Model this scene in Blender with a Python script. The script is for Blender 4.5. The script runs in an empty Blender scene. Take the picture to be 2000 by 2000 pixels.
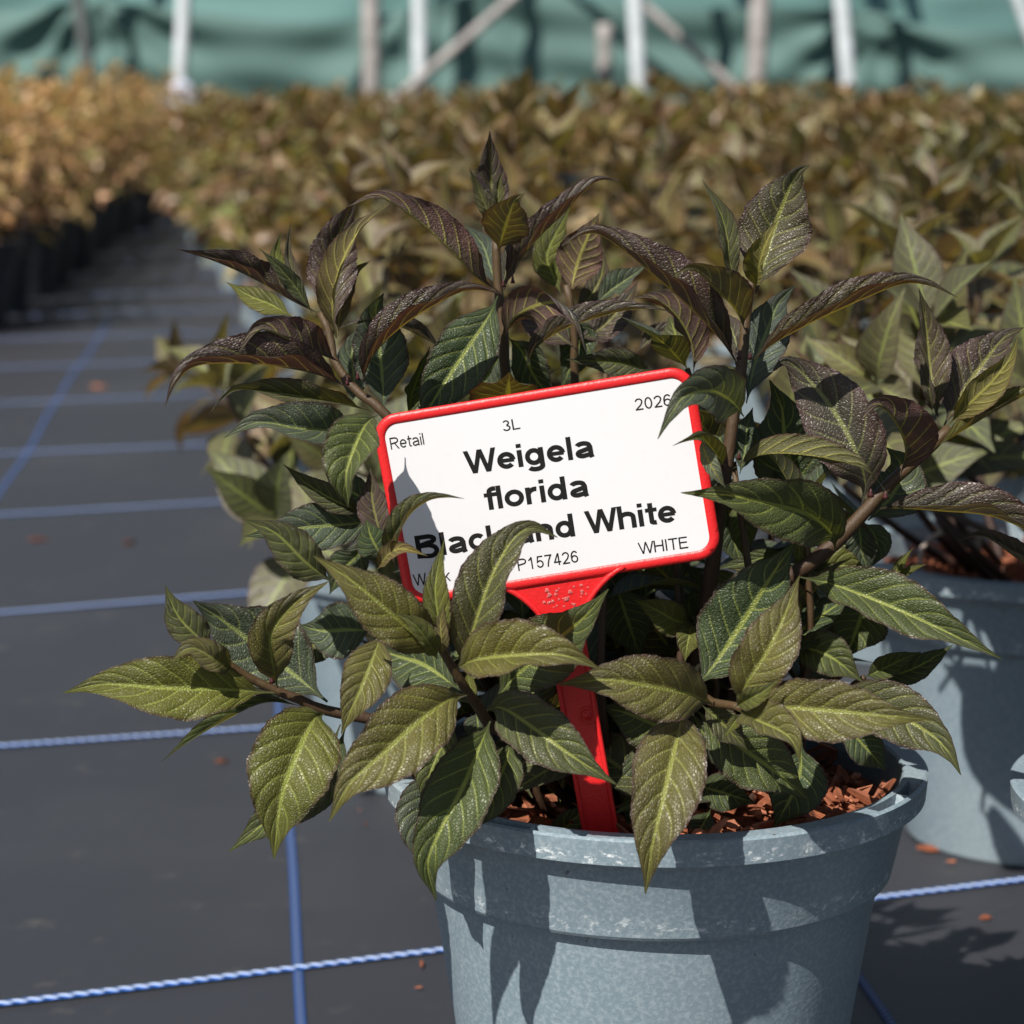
import bpy, math, random
import numpy as np
from mathutils import Vector, Matrix

random.seed(7)
SC = bpy.context.scene
COL = SC.collection

# ------------------------------------------------------------------ camera, world, sun, exposure
FPX = 4800.0            # focal length in pixels of the 2000 px photograph
CAM_H = 0.3835
PITCH = math.atan(830.0 / FPX)
camd = bpy.data.cameras.new('camera')
camd.sensor_width = 36.0
camd.lens = FPX / 2000.0 * 36.0
camd.clip_start = 0.02
camd.clip_end = 400.0
camd.dof.use_dof = True
camd.dof.focus_distance = 0.80
camd.dof.aperture_fstop = 15.0
cam = bpy.data.objects.new('camera', camd)
cam.location = (0, 0, CAM_H)
cam.rotation_euler = (math.pi / 2 - PITCH, 0, 0)
COL.objects.link(cam)
SC.camera = cam

SUN_EL = math.radians(48)
SUN_AZ = math.radians(33)          # sun stands behind the camera, this far to its left
S_DIR = Vector((-math.sin(SUN_AZ) * math.cos(SUN_EL), -math.cos(SUN_AZ) * math.cos(SUN_EL), math.sin(SUN_EL)))
world = bpy.data.worlds.new('World')
SC.world = world
world.use_nodes = True
wn = world.node_tree.nodes
bg = wn['Background']
sky = wn.new('ShaderNodeTexSky')
sky.sky_type = 'NISHITA'
sky.sun_disc = False
sky.sun_elevation = SUN_EL
sky.sun_rotation = math.radians(180) + SUN_AZ
world.node_tree.links.new(sky.outputs[0], bg.inputs[0])
bg.inputs[1].default_value = 0.05
sund = bpy.data.lights.new('sun', 'SUN')
sund.energy = 4.8
sund.angle = math.radians(0.5)
sund.color = (1.0, 0.945, 0.86)
sun = bpy.data.objects.new('sun', sund)
sun.rotation_euler = (-S_DIR).to_track_quat('-Z', 'Y').to_euler()
sun.location = (0, 0, 5)
COL.objects.link(sun)
SC.view_settings.view_transform = 'Standard'
SC.view_settings.look = 'None'
SC.view_settings.exposure = 0.85
SC.view_settings.gamma = 1.0
SC.cycles.use_denoising = True
SC.cycles.max_bounces = 8
SC.cycles.transparent_max_bounces = 8

# ------------------------------------------------------------------ helpers
cF = Vector((0, math.cos(PITCH), -math.sin(PITCH)))
cU = Vector((0, math.sin(PITCH), math.cos(PITCH)))
cR = Vector((1, 0, 0))
cC = Vector((0, 0, CAM_H))


def ray(px, py):
    return cF + cR * ((px - 1000) / FPX) - cU * ((py - 1000) / FPX)


def at_y(px, py, y):
    d = ray(px, py)
    return cC + d * (y / d.y)


def ground(px, py, z=0.0):
    d = ray(px, py)
    return cC + d * ((z - CAM_H) / d.z)


def tag(o, label=None, cat=None, group=None, kind=None):
    if label: o['label'] = label
    if cat: o['category'] = cat
    if group: o['group'] = group
    if kind: o['kind'] = kind
    return o


def empty(name, loc=(0, 0, 0), rz=0.0):
    o = bpy.data.objects.new(name, None)
    o.empty_display_size = 0.02
    o.location = loc
    o.rotation_euler = (0, 0, rz)
    COL.objects.link(o)
    return o


def mesh(name, verts, faces, mat=None, uv=None, smooth=True):
    me = bpy.data.meshes.new(name)
    me.from_pydata([tuple(v) for v in verts], [], faces)
    if uv is not None:
        lay = me.uv_layers.new(name='UVMap')
        li = np.empty(len(me.loops), dtype=np.int32)
        me.loops.foreach_get('vertex_index', li)
        lay.data.foreach_set('uv', np.asarray(uv, dtype=np.float32)[li].ravel())
    if smooth:
        me.polygons.foreach_set('use_smooth', [True] * len(me.polygons))
    if mat is not None:
        me.materials.append(mat)
    me.update()
    return me


def obj(name, me, parent=None, loc=None, color=None):
    o = bpy.data.objects.new(name, me)
    if parent is not None:
        o.parent = parent
    if loc is not None:
        o.location = loc
    if color is not None:
        o.color = color
    COL.objects.link(o)
    return o


def catmull(pts, n):
    """n+1 samples of a smooth curve through pts (Vectors), roughly by arc length."""
    P = [Vector(p) for p in pts]
    if len(P) == 2:
        return [P[0].lerp(P[1], i / n) for i in range(n + 1)]
    P = [P[0] * 2 - P[1]] + P + [P[-1] * 2 - P[-2]]
    dense = []
    for i in range(1, len(P) - 2):
        p0, p1, p2, p3 = P[i - 1], P[i], P[i + 1], P[i + 2]
        for k in range(24):
            t = k / 24
            dense.append(0.5 * ((2 * p1) + (p2 - p0) * t + (2 * p0 - 5 * p1 + 4 * p2 - p3) * t * t + (3 * p1 - p0 - 3 * p2 + p3) * t ** 3))
    dense.append(P[-2])
    acc = [0.0]
    for a, b in zip(dense, dense[1:]):
        acc.append(acc[-1] + (b - a).length)
    out = []
    j = 0
    for i in range(n + 1):
        s = acc[-1] * i / n
        while j < len(acc) - 2 and acc[j + 1] < s:
            j += 1
        seg = acc[j + 1] - acc[j]
        out.append(dense[j].lerp(dense[j + 1], 0 if seg < 1e-9 else (s - acc[j]) / seg))
    return out


def tube(pts, radii, n=24, sides=8, cap=True):
    """verts, faces, uv of a tapered tube along pts; radii = list interpolated over the length."""
    C = catmull(pts, n)
    V, Fc, UV = [], [], []
    up = None
    for i, c in enumerate(C):
        t = (C[min(i + 1, n)] - C[max(i - 1, 0)]).normalized()
        if up is None:
            up = t.orthogonal().normalized()
        up = (up - t * up.dot(t)).normalized()
        sd = t.cross(up)
        f = i / n * (len(radii) - 1)
        k = min(int(f), len(radii) - 2) if len(radii) > 1 else 0
        r = radii[0] if len(radii) == 1 else radii[k] + (radii[k + 1] - radii[k]) * (f - k)
        for s in range(sides):
            a = 2 * math.pi * s / sides
            V.append(c + up * (r * math.cos(a)) + sd * (r * math.sin(a)))
            UV.append((i / n, s / sides))
    for i in range(n):
        for s in range(sides):
            a, b = i * sides + s, i * sides + (s + 1) % sides
            Fc.append((a, b, b + sides, a + sides))
    if cap:
        Fc.append(tuple(range(sides))[::-1])
        Fc.append(tuple(n * sides + s for s in range(sides)))
    return V, Fc, UV


# ------------------------------------------------------------------ node helpers
class NT:
    def __init__(self, name):
        self.m = bpy.data.materials.new(name)
        self.m.use_nodes = True
        self.t = self.m.node_tree
        self.t.nodes.clear()
        self.out = self.t.nodes.new('ShaderNodeOutputMaterial')

    def n(self, typ, **kw):
        nd = self.t.nodes.new(typ)
        for k, v in kw.items():
            setattr(nd, k, v)
        return nd

    def link(self, a, b):
        self.t.links.new(a, b)

    def put(self, sock, v):
        if isinstance(v, bpy.types.NodeSocket):
            self.link(v, sock)
        else:
            sock.default_value = v

    def math(self, op, a, b=0.0, c=0.0, clamp=False):
        nd = self.n('ShaderNodeMath', operation=op)
        nd.use_clamp = clamp
        for s, v in zip(nd.inputs, (a, b, c)):
            self.put(s, v)
        return nd.outputs[0]

    def step(self, v, lo, hi, a=0.0, b=1.0):
        nd = self.n('ShaderNodeMapRange', interpolation_type='SMOOTHSTEP')
        for i, x in enumerate((v, lo, hi, a, b)):
            self.put(nd.inputs[i], x)
        return nd.outputs[0]

    def mix(self, f, a, b, mode='MIX'):
        nd = self.n('ShaderNodeMix', data_type='RGBA', blend_type=mode)
        nd.clamp_factor = True
        self.put(nd.inputs[0], f)
        self.put(nd.inputs[6], a)
        self.put(nd.inputs[7], b)
        return nd.outputs[2]

    def noise(self, vec, scale, detail=3.0, rough=0.5):
        nd = self.n('ShaderNodeTexNoise')
        if vec is not None:
            self.link(vec, nd.inputs['Vector'])
        nd.inputs['Scale'].default_value = scale
        nd.inputs['Detail'].default_value = detail
        nd.inputs['Roughness'].default_value = rough
        return nd.outputs[0]

    def coord(self, which='Object'):
        return self.n('ShaderNodeTexCoord').outputs[which]

    def scale(self, vec, s):
        nd = self.n('ShaderNodeMapping')
        self.link(vec, nd.inputs[0])
        nd.inputs['Scale'].default_value = s
        return nd.outputs[0]

    def bump(self, h, strength, dist, normal=None):
        nd = self.n('ShaderNodeBump')
        nd.inputs['Strength'].default_value = strength
        nd.inputs['Distance'].default_value = dist
        self.link(h, nd.inputs['Height'])
        if normal is not None:
            self.link(normal, nd.inputs['Normal'])
        return nd.outputs[0]

    def principled(self, base, rough, spec=0.5, normal=None):
        nd = self.n('ShaderNodeBsdfPrincipled')
        self.put(nd.inputs['Base Color'], base)
        self.put(nd.inputs['Roughness'], rough)
        self.put(nd.inputs['Specular IOR Level'], spec)
        if normal is not None:
            self.link(normal, nd.inputs['Normal'])
        return nd

    def done(self, sh):
        self.link(sh, self.out.inputs[0])
        return self.m


def c4(r, g, b):
    return (r, g, b, 1.0)


def leaf_material(detail=True):
    """Object colour carries the leaf's own pigment: R purple, G yellow, B blue-grey bloom, A tan."""
    T = NT('leaf_blade' if detail else 'leaf_blade_plain')
    uv = T.n('ShaderNodeUVMap').outputs[0]
    sx = T.n('ShaderNodeSeparateXYZ')
    T.link(uv, sx.inputs[0])
    u, vv = sx.outputs[0], sx.outputs[1]
    v = T.math('MULTIPLY_ADD', vv, 2.0, -1.0)
    av = T.math('ABSOLUTE', v)
    info = T.n('ShaderNodeObjectInfo')
    sep = T.n('ShaderNodeSeparateColor')
    T.link(info.outputs['Color'], sep.inputs[0])
    pur, yel, blu = sep.outputs[0], sep.outputs[1], sep.outputs[2]
    tan = info.outputs['Alpha']
    mid = T.step(av, 0.03, 0.095, 1.0, 0.0)
    side = T.math('GREATER_THAN', v, 0.0)
    ph = T.math('MULTIPLY_ADD', T.math('POWER', av, 1.25), -0.21, u)
    # veins crowd toward the tip
    ph = T.math('POWER', T.math('MAXIMUM', ph, 0.0), 0.9)
    ph = T.math('MULTIPLY_ADD', ph, 9.0, T.math('MULTIPLY', side, 0.37))
    fr = T.math('ABSOLUTE', T.math('SUBTRACT', T.math('FRACT', ph), 0.5))
    sec = T.math('MULTIPLY', T.step(fr, 0.025, 0.085, 1.0, 0.0), T.step(av, 0.62, 0.97, 1.0, 0.0))
    comb = T.n('ShaderNodeCombineXYZ')
    T.link(T.math('MULTIPLY', u, 52.0), comb.inputs[0])
    T.link(T.math('MULTIPLY', v, 11.0), comb.inputs[1])
    T.link(T.math('MULTIPLY', info.outputs['Random'], 40.0), comb.inputs[2])
    vec = comb.outputs[0]
    big = T.noise(vec, 0.10, 2.0)
    fine = T.noise(vec, 0.9, 3.0, 0.6)
    vor = T.n('ShaderNodeTexVoronoi', feature='DISTANCE_TO_EDGE')
    T.link(vec, vor.inputs['Vector'])
    vor.inputs['Scale'].default_value = 1.15
    cell = T.step(vor.outputs['Distance'], 0.0, 0.22)
    edge = T.step(av, 0.86, 1.0)
    # upper face
    col = T.mix(yel, c4(0.032, 0.062, 0.017), c4(0.140, 0.135, 0.013))
    col = T.mix(blu, col, c4(0.058, 0.080, 0.066))
    pf = T.math('MULTIPLY', pur, T.math('MULTIPLY_ADD', big, 0.9, 0.42), clamp=True)
    pf = T.math('MULTIPLY', pf, T.math('MULTIPLY_ADD', T.math('MULTIPLY', mid, -1.0), 0.35, 1.0))
    pf = T.math('ADD', pf, T.math('MULTIPLY', T.math('MULTIPLY', pur, T.math('SUBTRACT', av, 0.35)), 0.45), clamp=True)
    col = T.mix(pf, col, c4(0.058, 0.032, 0.026))
    col = T.mix(T.math('MULTIPLY', tan, 0.9), col, c4(0.36, 0.21, 0.085))
    col = T.mix(T.math('MULTIPLY', T.math('SUBTRACT', 1.0, cell), 0.30), col, c4(0.012, 0.014, 0.008))
    col = T.mix(T.math('MULTIPLY', T.step(fine, 0.55, 0.8), 0.12), col, c4(0.17, 0.17, 0.06))
    veinc = T.mix(pur, c4(0.20, 0.235, 0.045), c4(0.175, 0.160, 0.038))
    veinc = T.mix(T.math('MULTIPLY', blu, 0.6), veinc, c4(0.13, 0.17, 0.10))
    vm = T.math('MAXIMUM', T.math('MULTIPLY', mid, 0.92), T.math('MULTIPLY', sec, 0.58))
    col = T.mix(vm, col, veinc)
    col = T.mix(T.math('MULTIPLY', edge, 0.75), col, c4(0.040, 0.016, 0.016))
    # lower face
    und = T.mix(yel, c4(0.055, 0.070, 0.026), c4(0.150, 0.125, 0.020))
    und = T.mix(T.math('MULTIPLY', pf, 0.95), und, c4(0.072, 0.024, 0.021))
    und = T.mix(T.math('MULTIPLY', blu, 0.6), und, c4(0.13, 0.16, 0.12))
    und = T.mix(T.math('MULTIPLY', tan, 0.9), und, c4(0.34, 0.18, 0.08))
    vu = T.math('MAXIMUM', mid, T.math('MULTIPLY', sec, 0.8))
    und = T.mix(vu, und, c4(0.26, 0.24, 0.05))
    und = T.mix(T.math('MULTIPLY', edge, 0.8), und, c4(0.055, 0.016, 0.014))
    back = T.n('ShaderNodeNewGeometry').outputs['Backfacing']
    base = T.mix(back, col, und)
    # relief: sunken veins, quilted fields, fine leathery cells
    dome = T.math('MULTIPLY', T.step(fr, 0.0, 0.32), T.step(av, 0.0, 0.25))
    h = T.math('MULTIPLY_ADD', dome, 0.75, T.math('MULTIPLY', cell, 0.34))
    h = T.math('MULTIPLY_ADD', fine, 0.12, h)
    nrm = T.bump(h, 0.75 if detail else 0.4, 0.00066)
    rough = T.math('MULTIPLY_ADD', back, 0.16, T.math('MULTIPLY_ADD', fine, 0.16, 0.37))
    P = T.principled(base, rough, T.math('MULTIPLY_ADD', pur, 0.28, 0.38), nrm)
    P.inputs['Sheen Weight'].default_value = 0.03
    P.inputs['Sheen Roughness'].default_value = 0.4
    tr = T.n('ShaderNodeBsdfTranslucent')
    T.link(T.mix(1.0, base, T.mix(pur, c4(2.3, 2.2, 0.9), c4(1.5, 1.05, 0.6)), 'MULTIPLY'), tr.inputs[0])
    T.link(nrm, tr.inputs['Normal'])
    mx = T.n('ShaderNodeMixShader')
    mx.inputs[0].default_value = 0.22
    T.link(P.outputs[0], mx.inputs[1])
    T.link(tr.outputs[0], mx.inputs[2])
    return T.done(mx.outputs[0])


def stem_material():
    T = NT('stem_bark')
    uv = T.n('ShaderNodeUVMap').outputs[0]
    nz = T.noise(T.scale(T.coord(), (300, 300, 90)), 2.0, 5.0, 0.65)
    sx = T.n('ShaderNodeSeparateXYZ')
    T.link(uv, sx.inputs[0])
    young = T.step(sx.outputs[0], 0.3, 1.0)
    a = T.mix(nz, c4(0.018, 0.008, 0.007), c4(0.044, 0.022, 0.014))
    b = T.mix(nz, c4(0.042, 0.018, 0.010), c4(0.062, 0.044, 0.014))
    col = T.mix(young, a, b)
    return T.done(T.principled(col, 0.55, 0.35, T.bump(nz, 0.6, 0.0008)).outputs[0])


def pot_material():
    T = NT('pot_plastic')
    co = T.coord()
    sp = T.noise(co, 620.0, 2.0, 0.6)
    md = T.noise(co, 60.0, 4.0, 0.6)
    lg = T.noise(co, 9.0, 3.0)
    col = T.mix(T.step(sp, 0.40, 0.72), c4(0.142, 0.190, 0.224), c4(0.205, 0.256, 0.287))
    col = T.mix(T.math('MULTIPLY', T.step(lg, 0.40, 0.75), 0.35), col, c4(0.30, 0.33, 0.335))
    # scuffed, chalky wear on the upper lip and on the step edge
    sx = T.n('ShaderNodeSeparateXYZ')
    T.link(co, sx.inputs[0])
    z = sx.outputs[2]
    wear = T.math('MULTIPLY', T.step(z, 0.1405, 0.1430), T.step(z, 0.1470, 0.1450))
    w2 = T.math('MULTIPLY', T.step(z, 0.1135, 0.1165), T.step(z, 0.124, 0.117))
    wf = T.math('ADD', wear, T.math('MULTIPLY', w2, 0.7))
    scr = T.step(T.noise(T.scale(co, (260, 260, 420)), 1.0, 5.0, 0.75), 0.53, 0.64)
    col = T.mix(T.math('MULTIPLY', T.math('MULTIPLY', wf, scr), 0.75), col, c4(0.62, 0.66, 0.68))
    dirt = T.step(T.noise(co, 130.0, 3.0, 0.6), 0.715, 0.75)
    col = T.mix(T.math('MULTIPLY', dirt, 0.8), col, c4(0.035, 0.022, 0.014))
    nrm = T.bump(T.math('ADD', sp, T.math('MULTIPLY', md, 0.5)), 0.28, 0.0004)
    return T.done(T.principled(col, T.math('MULTIPLY_ADD', md, 0.2, 0.36), 0.5, nrm).outputs[0])


def simple(name, col, rough=0.5, spec=0.5, nscale=None, var=0.25, bump=0.0, dist=0.001):
    T = NT(name)
    if nscale is None:
        return T.done(T.principled(c4(*col), rough, spec).outputs[0])
    nz = T.noise(T.coord(), nscale, 4.0, 0.6)
    dark = tuple(c * (1 - var) for c in col)
    light = tuple(min(1, c * (1 + var)) for c in col)
    cc = T.mix(T.step(nz, 0.3, 0.7), c4(*dark), c4(*light))
    return T.done(T.principled(cc, rough, spec, T.bump(nz, bump, dist) if bump else None).outputs[0])


def bark_material():
    T = NT('bark_chip')
    info = T.n('ShaderNodeObjectInfo')
    co = T.coord()
    nz = T.noise(T.scale(co, (90, 500, 500)), 1.0, 4.0, 0.65)
    a = T.mix(info.outputs['Random'], c4(0.16, 0.042, 0.016), c4(0.42, 0.155, 0.080))
    col = T.mix(T.step(nz, 0.3, 0.75), T.mix(0.55, a, c4(0.05, 0.015, 0.008)), a)
    return T.done(T.principled(col, 0.75, 0.3, T.bump(nz, 0.8, 0.0008)).outputs[0])


def mulch_material():
    T = NT('bark_fines')
    co = T.coord()
    vo = T.n('ShaderNodeTexVoronoi')
    T.link(T.scale(co, (150, 220, 150)), vo.inputs['Vector'])
    vo.inputs['Scale'].default_value = 1.0
    nz = T.noise(co, 300.0, 4.0)
    col = T.mix(vo.outputs['Distance'], c4(0.24, 0.068, 0.026), c4(0.05, 0.014, 0.008))
    col = T.mix(T.math('MULTIPLY', nz, 0.5), col, c4(0.32, 0.11, 0.05))
    return T.done(T.principled(col, 0.8, 0.25, T.bump(vo.outputs['Distance'], 1.0, -0.004)).outputs[0])


def fabric_material():
    T = NT('woven_ground_cover')
    co = T.coord()
    sx = T.n('ShaderNodeSeparateXYZ')
    T.link(co, sx.inputs[0])
    wx = T.math('SINE', T.math('MULTIPLY', sx.outputs[0], 2 * math.pi / 0.0024))
    wy = T.math('SINE', T.math('MULTIPLY', sx.outputs[1], 2 * math.pi / 0.0024))
    wv = T.math('MULTIPLY', wx, wy)
    lg = T.noise(co, 3.2, 5.0, 0.6)
    md = T.noise(co, 38.0, 4.0, 0.6)
    st = T.noise(T.scale(co, (14, 900, 1)), 1.0, 2.0)
    col = T.mix(T.step(wv, -0.8, 0.8), c4(0.013, 0.014, 0.018), c4(0.029, 0.030, 0.037))
    col = T.mix(T.math('MULTIPLY', T.step(lg, 0.45, 0.75), 0.5), col, c4(0.042, 0.042, 0.046))
    col = T.mix(T.math('MULTIPLY', T.step(md, 0.60, 0.80), 0.5), col, c4(0.10, 0.09, 0.08))
    col = T.mix(T.math('MULTIPLY', st, 0.22), col, c4(0.048, 0.049, 0.057))
    nrm = T.bump(T.math('ADD', wv, T.math('MULTIPLY', lg, 4.0)), 0.35, 0.0012)
    return T.done(T.principled(col, 0.46, 0.55, nrm).outputs[0])


def thread_material():
    T = NT('blue_marker_yarn')
    uv = T.n('ShaderNodeUVMap').outputs[0]
    sx = T.n('ShaderNodeSeparateXYZ')
    T.link(uv, sx.inputs[0])
    av = T.math('ABSOLUTE', T.math('MULTIPLY_ADD', sx.outputs[1], 2.0, -1.0))
    tw = T.math('SINE', T.math('MULTIPLY_ADD', sx.outputs[1], 5.0, T.math('MULTIPLY', sx.outputs[0], 1.0)))
    info = T.n('ShaderNodeObjectInfo')
    sep = T.n('ShaderNodeSeparateColor')
    T.link(info.outputs['Color'], sep.inputs[0])
    core = T.mix(sep.outputs[0], c4(0.020, 0.046, 0.135), c4(0.31, 0.38, 0.54))
    wob = T.math('MULTIPLY_ADD', tw, 0.22, av)
    col = T.mix(T.step(wob, 0.42, 0.62), core, T.mix(sep.outputs[0], c4(0.018, 0.044, 0.14), c4(0.02, 0.085, 0.32)))
    return T.done(T.principled(col, 0.5, 0.4, T.bump(tw, 0.6, 0.001)).outputs[0])


def net_material(name, a, b, transl):
    T = NT(name)
    co = T.coord()
    nz = T.noise(T.scale(co, (3, 1, 3)), 1.0, 4.0)
    wv = T.noise(T.scale(co, (400, 1, 30)), 1.0, 2.0)
    col = T.mix(nz, c4(*a), c4(*b))
    col = T.mix(T.math('MULTIPLY', wv, 0.25), col, c4(*[x * 1.5 for x in b]))
    P = T.principled(col, 0.7, 0.25)
    tr = T.n('ShaderNodeBsdfTranslucent')
    T.link(col, tr.inputs[0])
    mx = T.n('ShaderNodeMixShader')
    mx.inputs[0].default_value = transl
    T.link(P.outputs[0], mx.inputs[1])
    T.link(tr.outputs[0], mx.inputs[2])
    return T.done(mx.outputs[0])


def red_material():
    T = NT('red_plastic')
    co = T.coord()
    nz = T.noise(co, 900.0, 3.0, 0.6)
    ch = T.step(T.noise(co, 420.0, 4.0, 0.7), 0.70, 0.76)
    col = T.mix(nz, c4(0.47, 0.010, 0.012), c4(0.56, 0.014, 0.016))
    col = T.mix(T.math('MULTIPLY', ch, 0.35), col, c4(0.85, 0.35, 0.33))
    return T.done(T.principled(col, 0.42, 0.42, T.bump(nz, 0.3, 0.0005)).outputs[0])


def white_card_material():
    T = NT('white_card')
    nz = T.noise(T.coord(), 260.0, 4.0, 0.6)
    col = T.mix(T.math('MULTIPLY', T.step(nz, 0.5, 0.85), 0.25), c4(0.56, 0.56, 0.58), c4(0.50, 0.49, 0.49))
    return T.done(T.principled(col, 0.38, 0.45).outputs[0])


def ink_material():
    T = NT('black_print')
    nz = T.noise(T.coord(), 2600.0, 3.0, 0.7)
    col = T.mix(T.step(nz, 0.60, 0.74), c4(0.008, 0.008, 0.008), c4(0.055, 0.055, 0.055))
    return T.done(T.principled(col, 0.7, 0.15).outputs[0])


M_LEAF = leaf_material(True)
M_LEAF_BG = leaf_material(False)
M_STEM = stem_material()
M_POT = pot_material()
M_BARK = bark_material()
M_MULCH = mulch_material()
M_FABRIC = fabric_material()
M_THREAD = thread_material()
M_RED = red_material()
M_WHITE = white_card_material()
M_INK = ink_material()
M_NET = net_material('shade_net', (0.10, 0.215, 0.205), (0.15, 0.275, 0.262), 0.35)
M_NET2 = net_material('shade_net_doubled', (0.062, 0.120, 0.112), (0.095, 0.165, 0.152), 0.2)
M_GALV = simple('galvanised_tube', (0.46, 0.50, 0.53), 0.45, 0.5, 30.0, 0.18)
M_TIMBER = simple('weathered_timber', (0.25, 0.235, 0.23), 0.8, 0.3, 25.0, 0.3, 0.4)
M_DARKPOST = simple('dark_steel', (0.075, 0.085, 0.085), 0.6, 0.4, 25.0, 0.25)
M_EDGE = simple('reddish_board', (0.24, 0.10, 0.075), 0.8, 0.3, 18.0, 0.3)
M_PALE = simple('pale_tube', (0.30, 0.25, 0.22), 0.45, 0.5, 120.0, 0.15)
M_SLEEVE = simple('pale_blue_sleeve', (0.42, 0.46, 0.58), 0.5, 0.5, 40.0, 0.2)
M_BUD = simple('bud_scale', (0.045, 0.010, 0.010), 0.5, 0.4, 300.0, 0.3)

# ------------------------------------------------------------------ ground, marker yarns
gv = [(-60, -20, 0), (60, -20, 0), (60, 100, 0), (-60, 100, 0)]
ground_o = tag(obj('ground', mesh('ground', gv, [(0, 1, 2, 3)], M_FABRIC)), kind='structure')


def yarn(pa, pb, ext0, ext1, width, pale, bead=0.0065, lift=0.55):
    """a flat braided yarn woven into the ground cover, with scalloped edges"""
    a, b = Vector(pa), Vector(pb)
    d = (b - a).normalized()
    a, b = a - d * ext0, b + d * ext1
    n = Vector((-d.y, d.x, 0))
    L = (b - a).length
    step = bead / 4 if width > 0.003 and L < 3 else 0.02
    k = max(8, int(L / step))
    V, Fc, UV = [], [], []
    for i in range(k + 1):
        s = L * i / k
        wob = math.sin(s * 5.1) * 0.0022 + math.sin(s * 13.0 + 1) * 0.0009
        for j, (o, z) in enumerate(((-1, 0.0018), (-0.5, 0.0026), (0, 0.0029), (0.5, 0.0026), (1, 0.0018))):
            sc = 1 + (0.17 * math.sin(2 * math.pi * s / bead + o * 1.2) if abs(o) == 1 else 0)
            p = a + d * s + n * (o * sc * width / 2 + wob)
            V.append((p.x, p.y, z * lift + 0.0003))
            UV.append((s / bead * 2 * math.pi, o * 0.5 + 0.5))
    for i in range(k):
        for j in range(4):
            q = i * 5 + j
            Fc.append((q, q + 1, q + 6, q + 5))
    return obj('marker_yarn', mesh('marker_yarn', V, Fc, M_THREAD, UV), ground_o, color=(pale, 0, 0, 1))


def g2(px, py):
    p = ground(px, py)
    return (p.x, p.y, 0)


for (a, b, w) in (((0, 1961), (885, 1855), 0.0058), ((0, 1458), (560, 1420), 0.0056), ((100, 1190), (553, 1154), 0.0054),
                  ((100, 1001), (462, 980), 0.0048), ((0, 887), (450, 868), 0.005), ((0, 789), (400, 772), 0.005)):
    yarn(g2(*a), g2(*b), 0.8, 2.2, w, 1.0)
p0 = Vector(g2(0, 789)); p1 = Vector(g2(400, 772))
for k in range(1, 14):
    yarn(p0 + Vector((-0.11 * 0.40 * k, 0.40 * k, 0)), p1 + Vector((-0.11 * 0.40 * k, 0.40 * k, 0)), 2.0, 3.5, 0.005, 1.0)
for (a, b, w) in (((582, 2000), (540, 1100), 0.0040), ((1680, 1905), (1745, 2000), 0.0034), ((120, 770), (0, 960), 0.0041)):
    yarn(g2(*a), g2(*b), 1.0, 6.0 if w > 0.004 else 0.3, w * 1.15, 0.12, 0.004, 0.2)


# ------------------------------------------------------------------ pots
def pot_mesh(seg=160, slots=True):
    """lathe with open top; pockets sunk in the flat rim where the handling slots are"""
    body = [(0.0, 0.004), (0.050, 0.004), (0.0605, 0.0), (0.0620, 0.002), (0.0792, 0.1115), (0.0800, 0.1125), (0.0828, 0.1128),
            (0.0836, 0.1140), (0.0894, 0.1405), (0.0900, 0.1417), (0.0938, 0.1410), (0.0947, 0.1414), (0.0954, 0.1495), (0.0947, 0.1500)]
    rim = [(0.0941, 0.1502), (0.0937, 0.1502), (0.0897, 0.1502), (0.0893, 0.1502)]
    inner = [(0.0872, 0.1500), (0.0864, 0.1490), (0.0828, 0.125), (0.0820, 0.118)]
    prof = body + rim + inner
    V, Fc = [], []
    for i in range(seg):
        a = 360 * i / seg
        am = a % 90
        slot = slots and 17 < am < 41 and not (27.5 < am < 29.3)
        ca, sa = math.cos(math.radians(a)), math.sin(math.radians(a))
        for k, (r, z) in enumerate(prof):
            if slot and k in (len(body) + 1, len(body) + 2):
                z -= 0.0062
            V.append((r * ca, -r * sa, z))
    n = len(prof)
    for i in range(seg):
        j = (i + 1) % seg
        for k in range(n - 1):
            if k == 0:
                Fc.append((i * n, j * n + 1, i * n + 1))
            else:
                Fc.append((i * n + k, j * n + k, j * n + k + 1, i * n + k + 1))
    me = mesh('pot', V, Fc, M_POT, smooth=True)
    me.set_sharp_from_angle(angle=math.radians(19))
    return me


def mulch_mesh(seed, z0=0.135, amp=0.004):
    rng = random.Random(seed)
    V, Fc = [(0, 0, z0 + 0.004)], []
    rings, seg = 14, 56
    for r in range(1, rings + 1):
        R = 0.0840 * r / rings
        for s in range(seg):
            a = 2 * math.pi * s / seg
            V.append((R * math.cos(a), R * math.sin(a), z0 + (rng.uniform(-amp, amp) if r < rings else 0) + 0.006 * (1 - r / rings)))
    for s in range(seg):
        Fc.append((0, 1 + s, 1 + (s + 1) % seg))
    for r in range(rings - 1):
        for s in range(seg):
            a, b = 1 + r * seg + s, 1 + r * seg + (s + 1) % seg
            Fc.append((a, a + seg, b + seg, b))
    return mesh('bark_mulch', V, Fc, M_MULCH)


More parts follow.
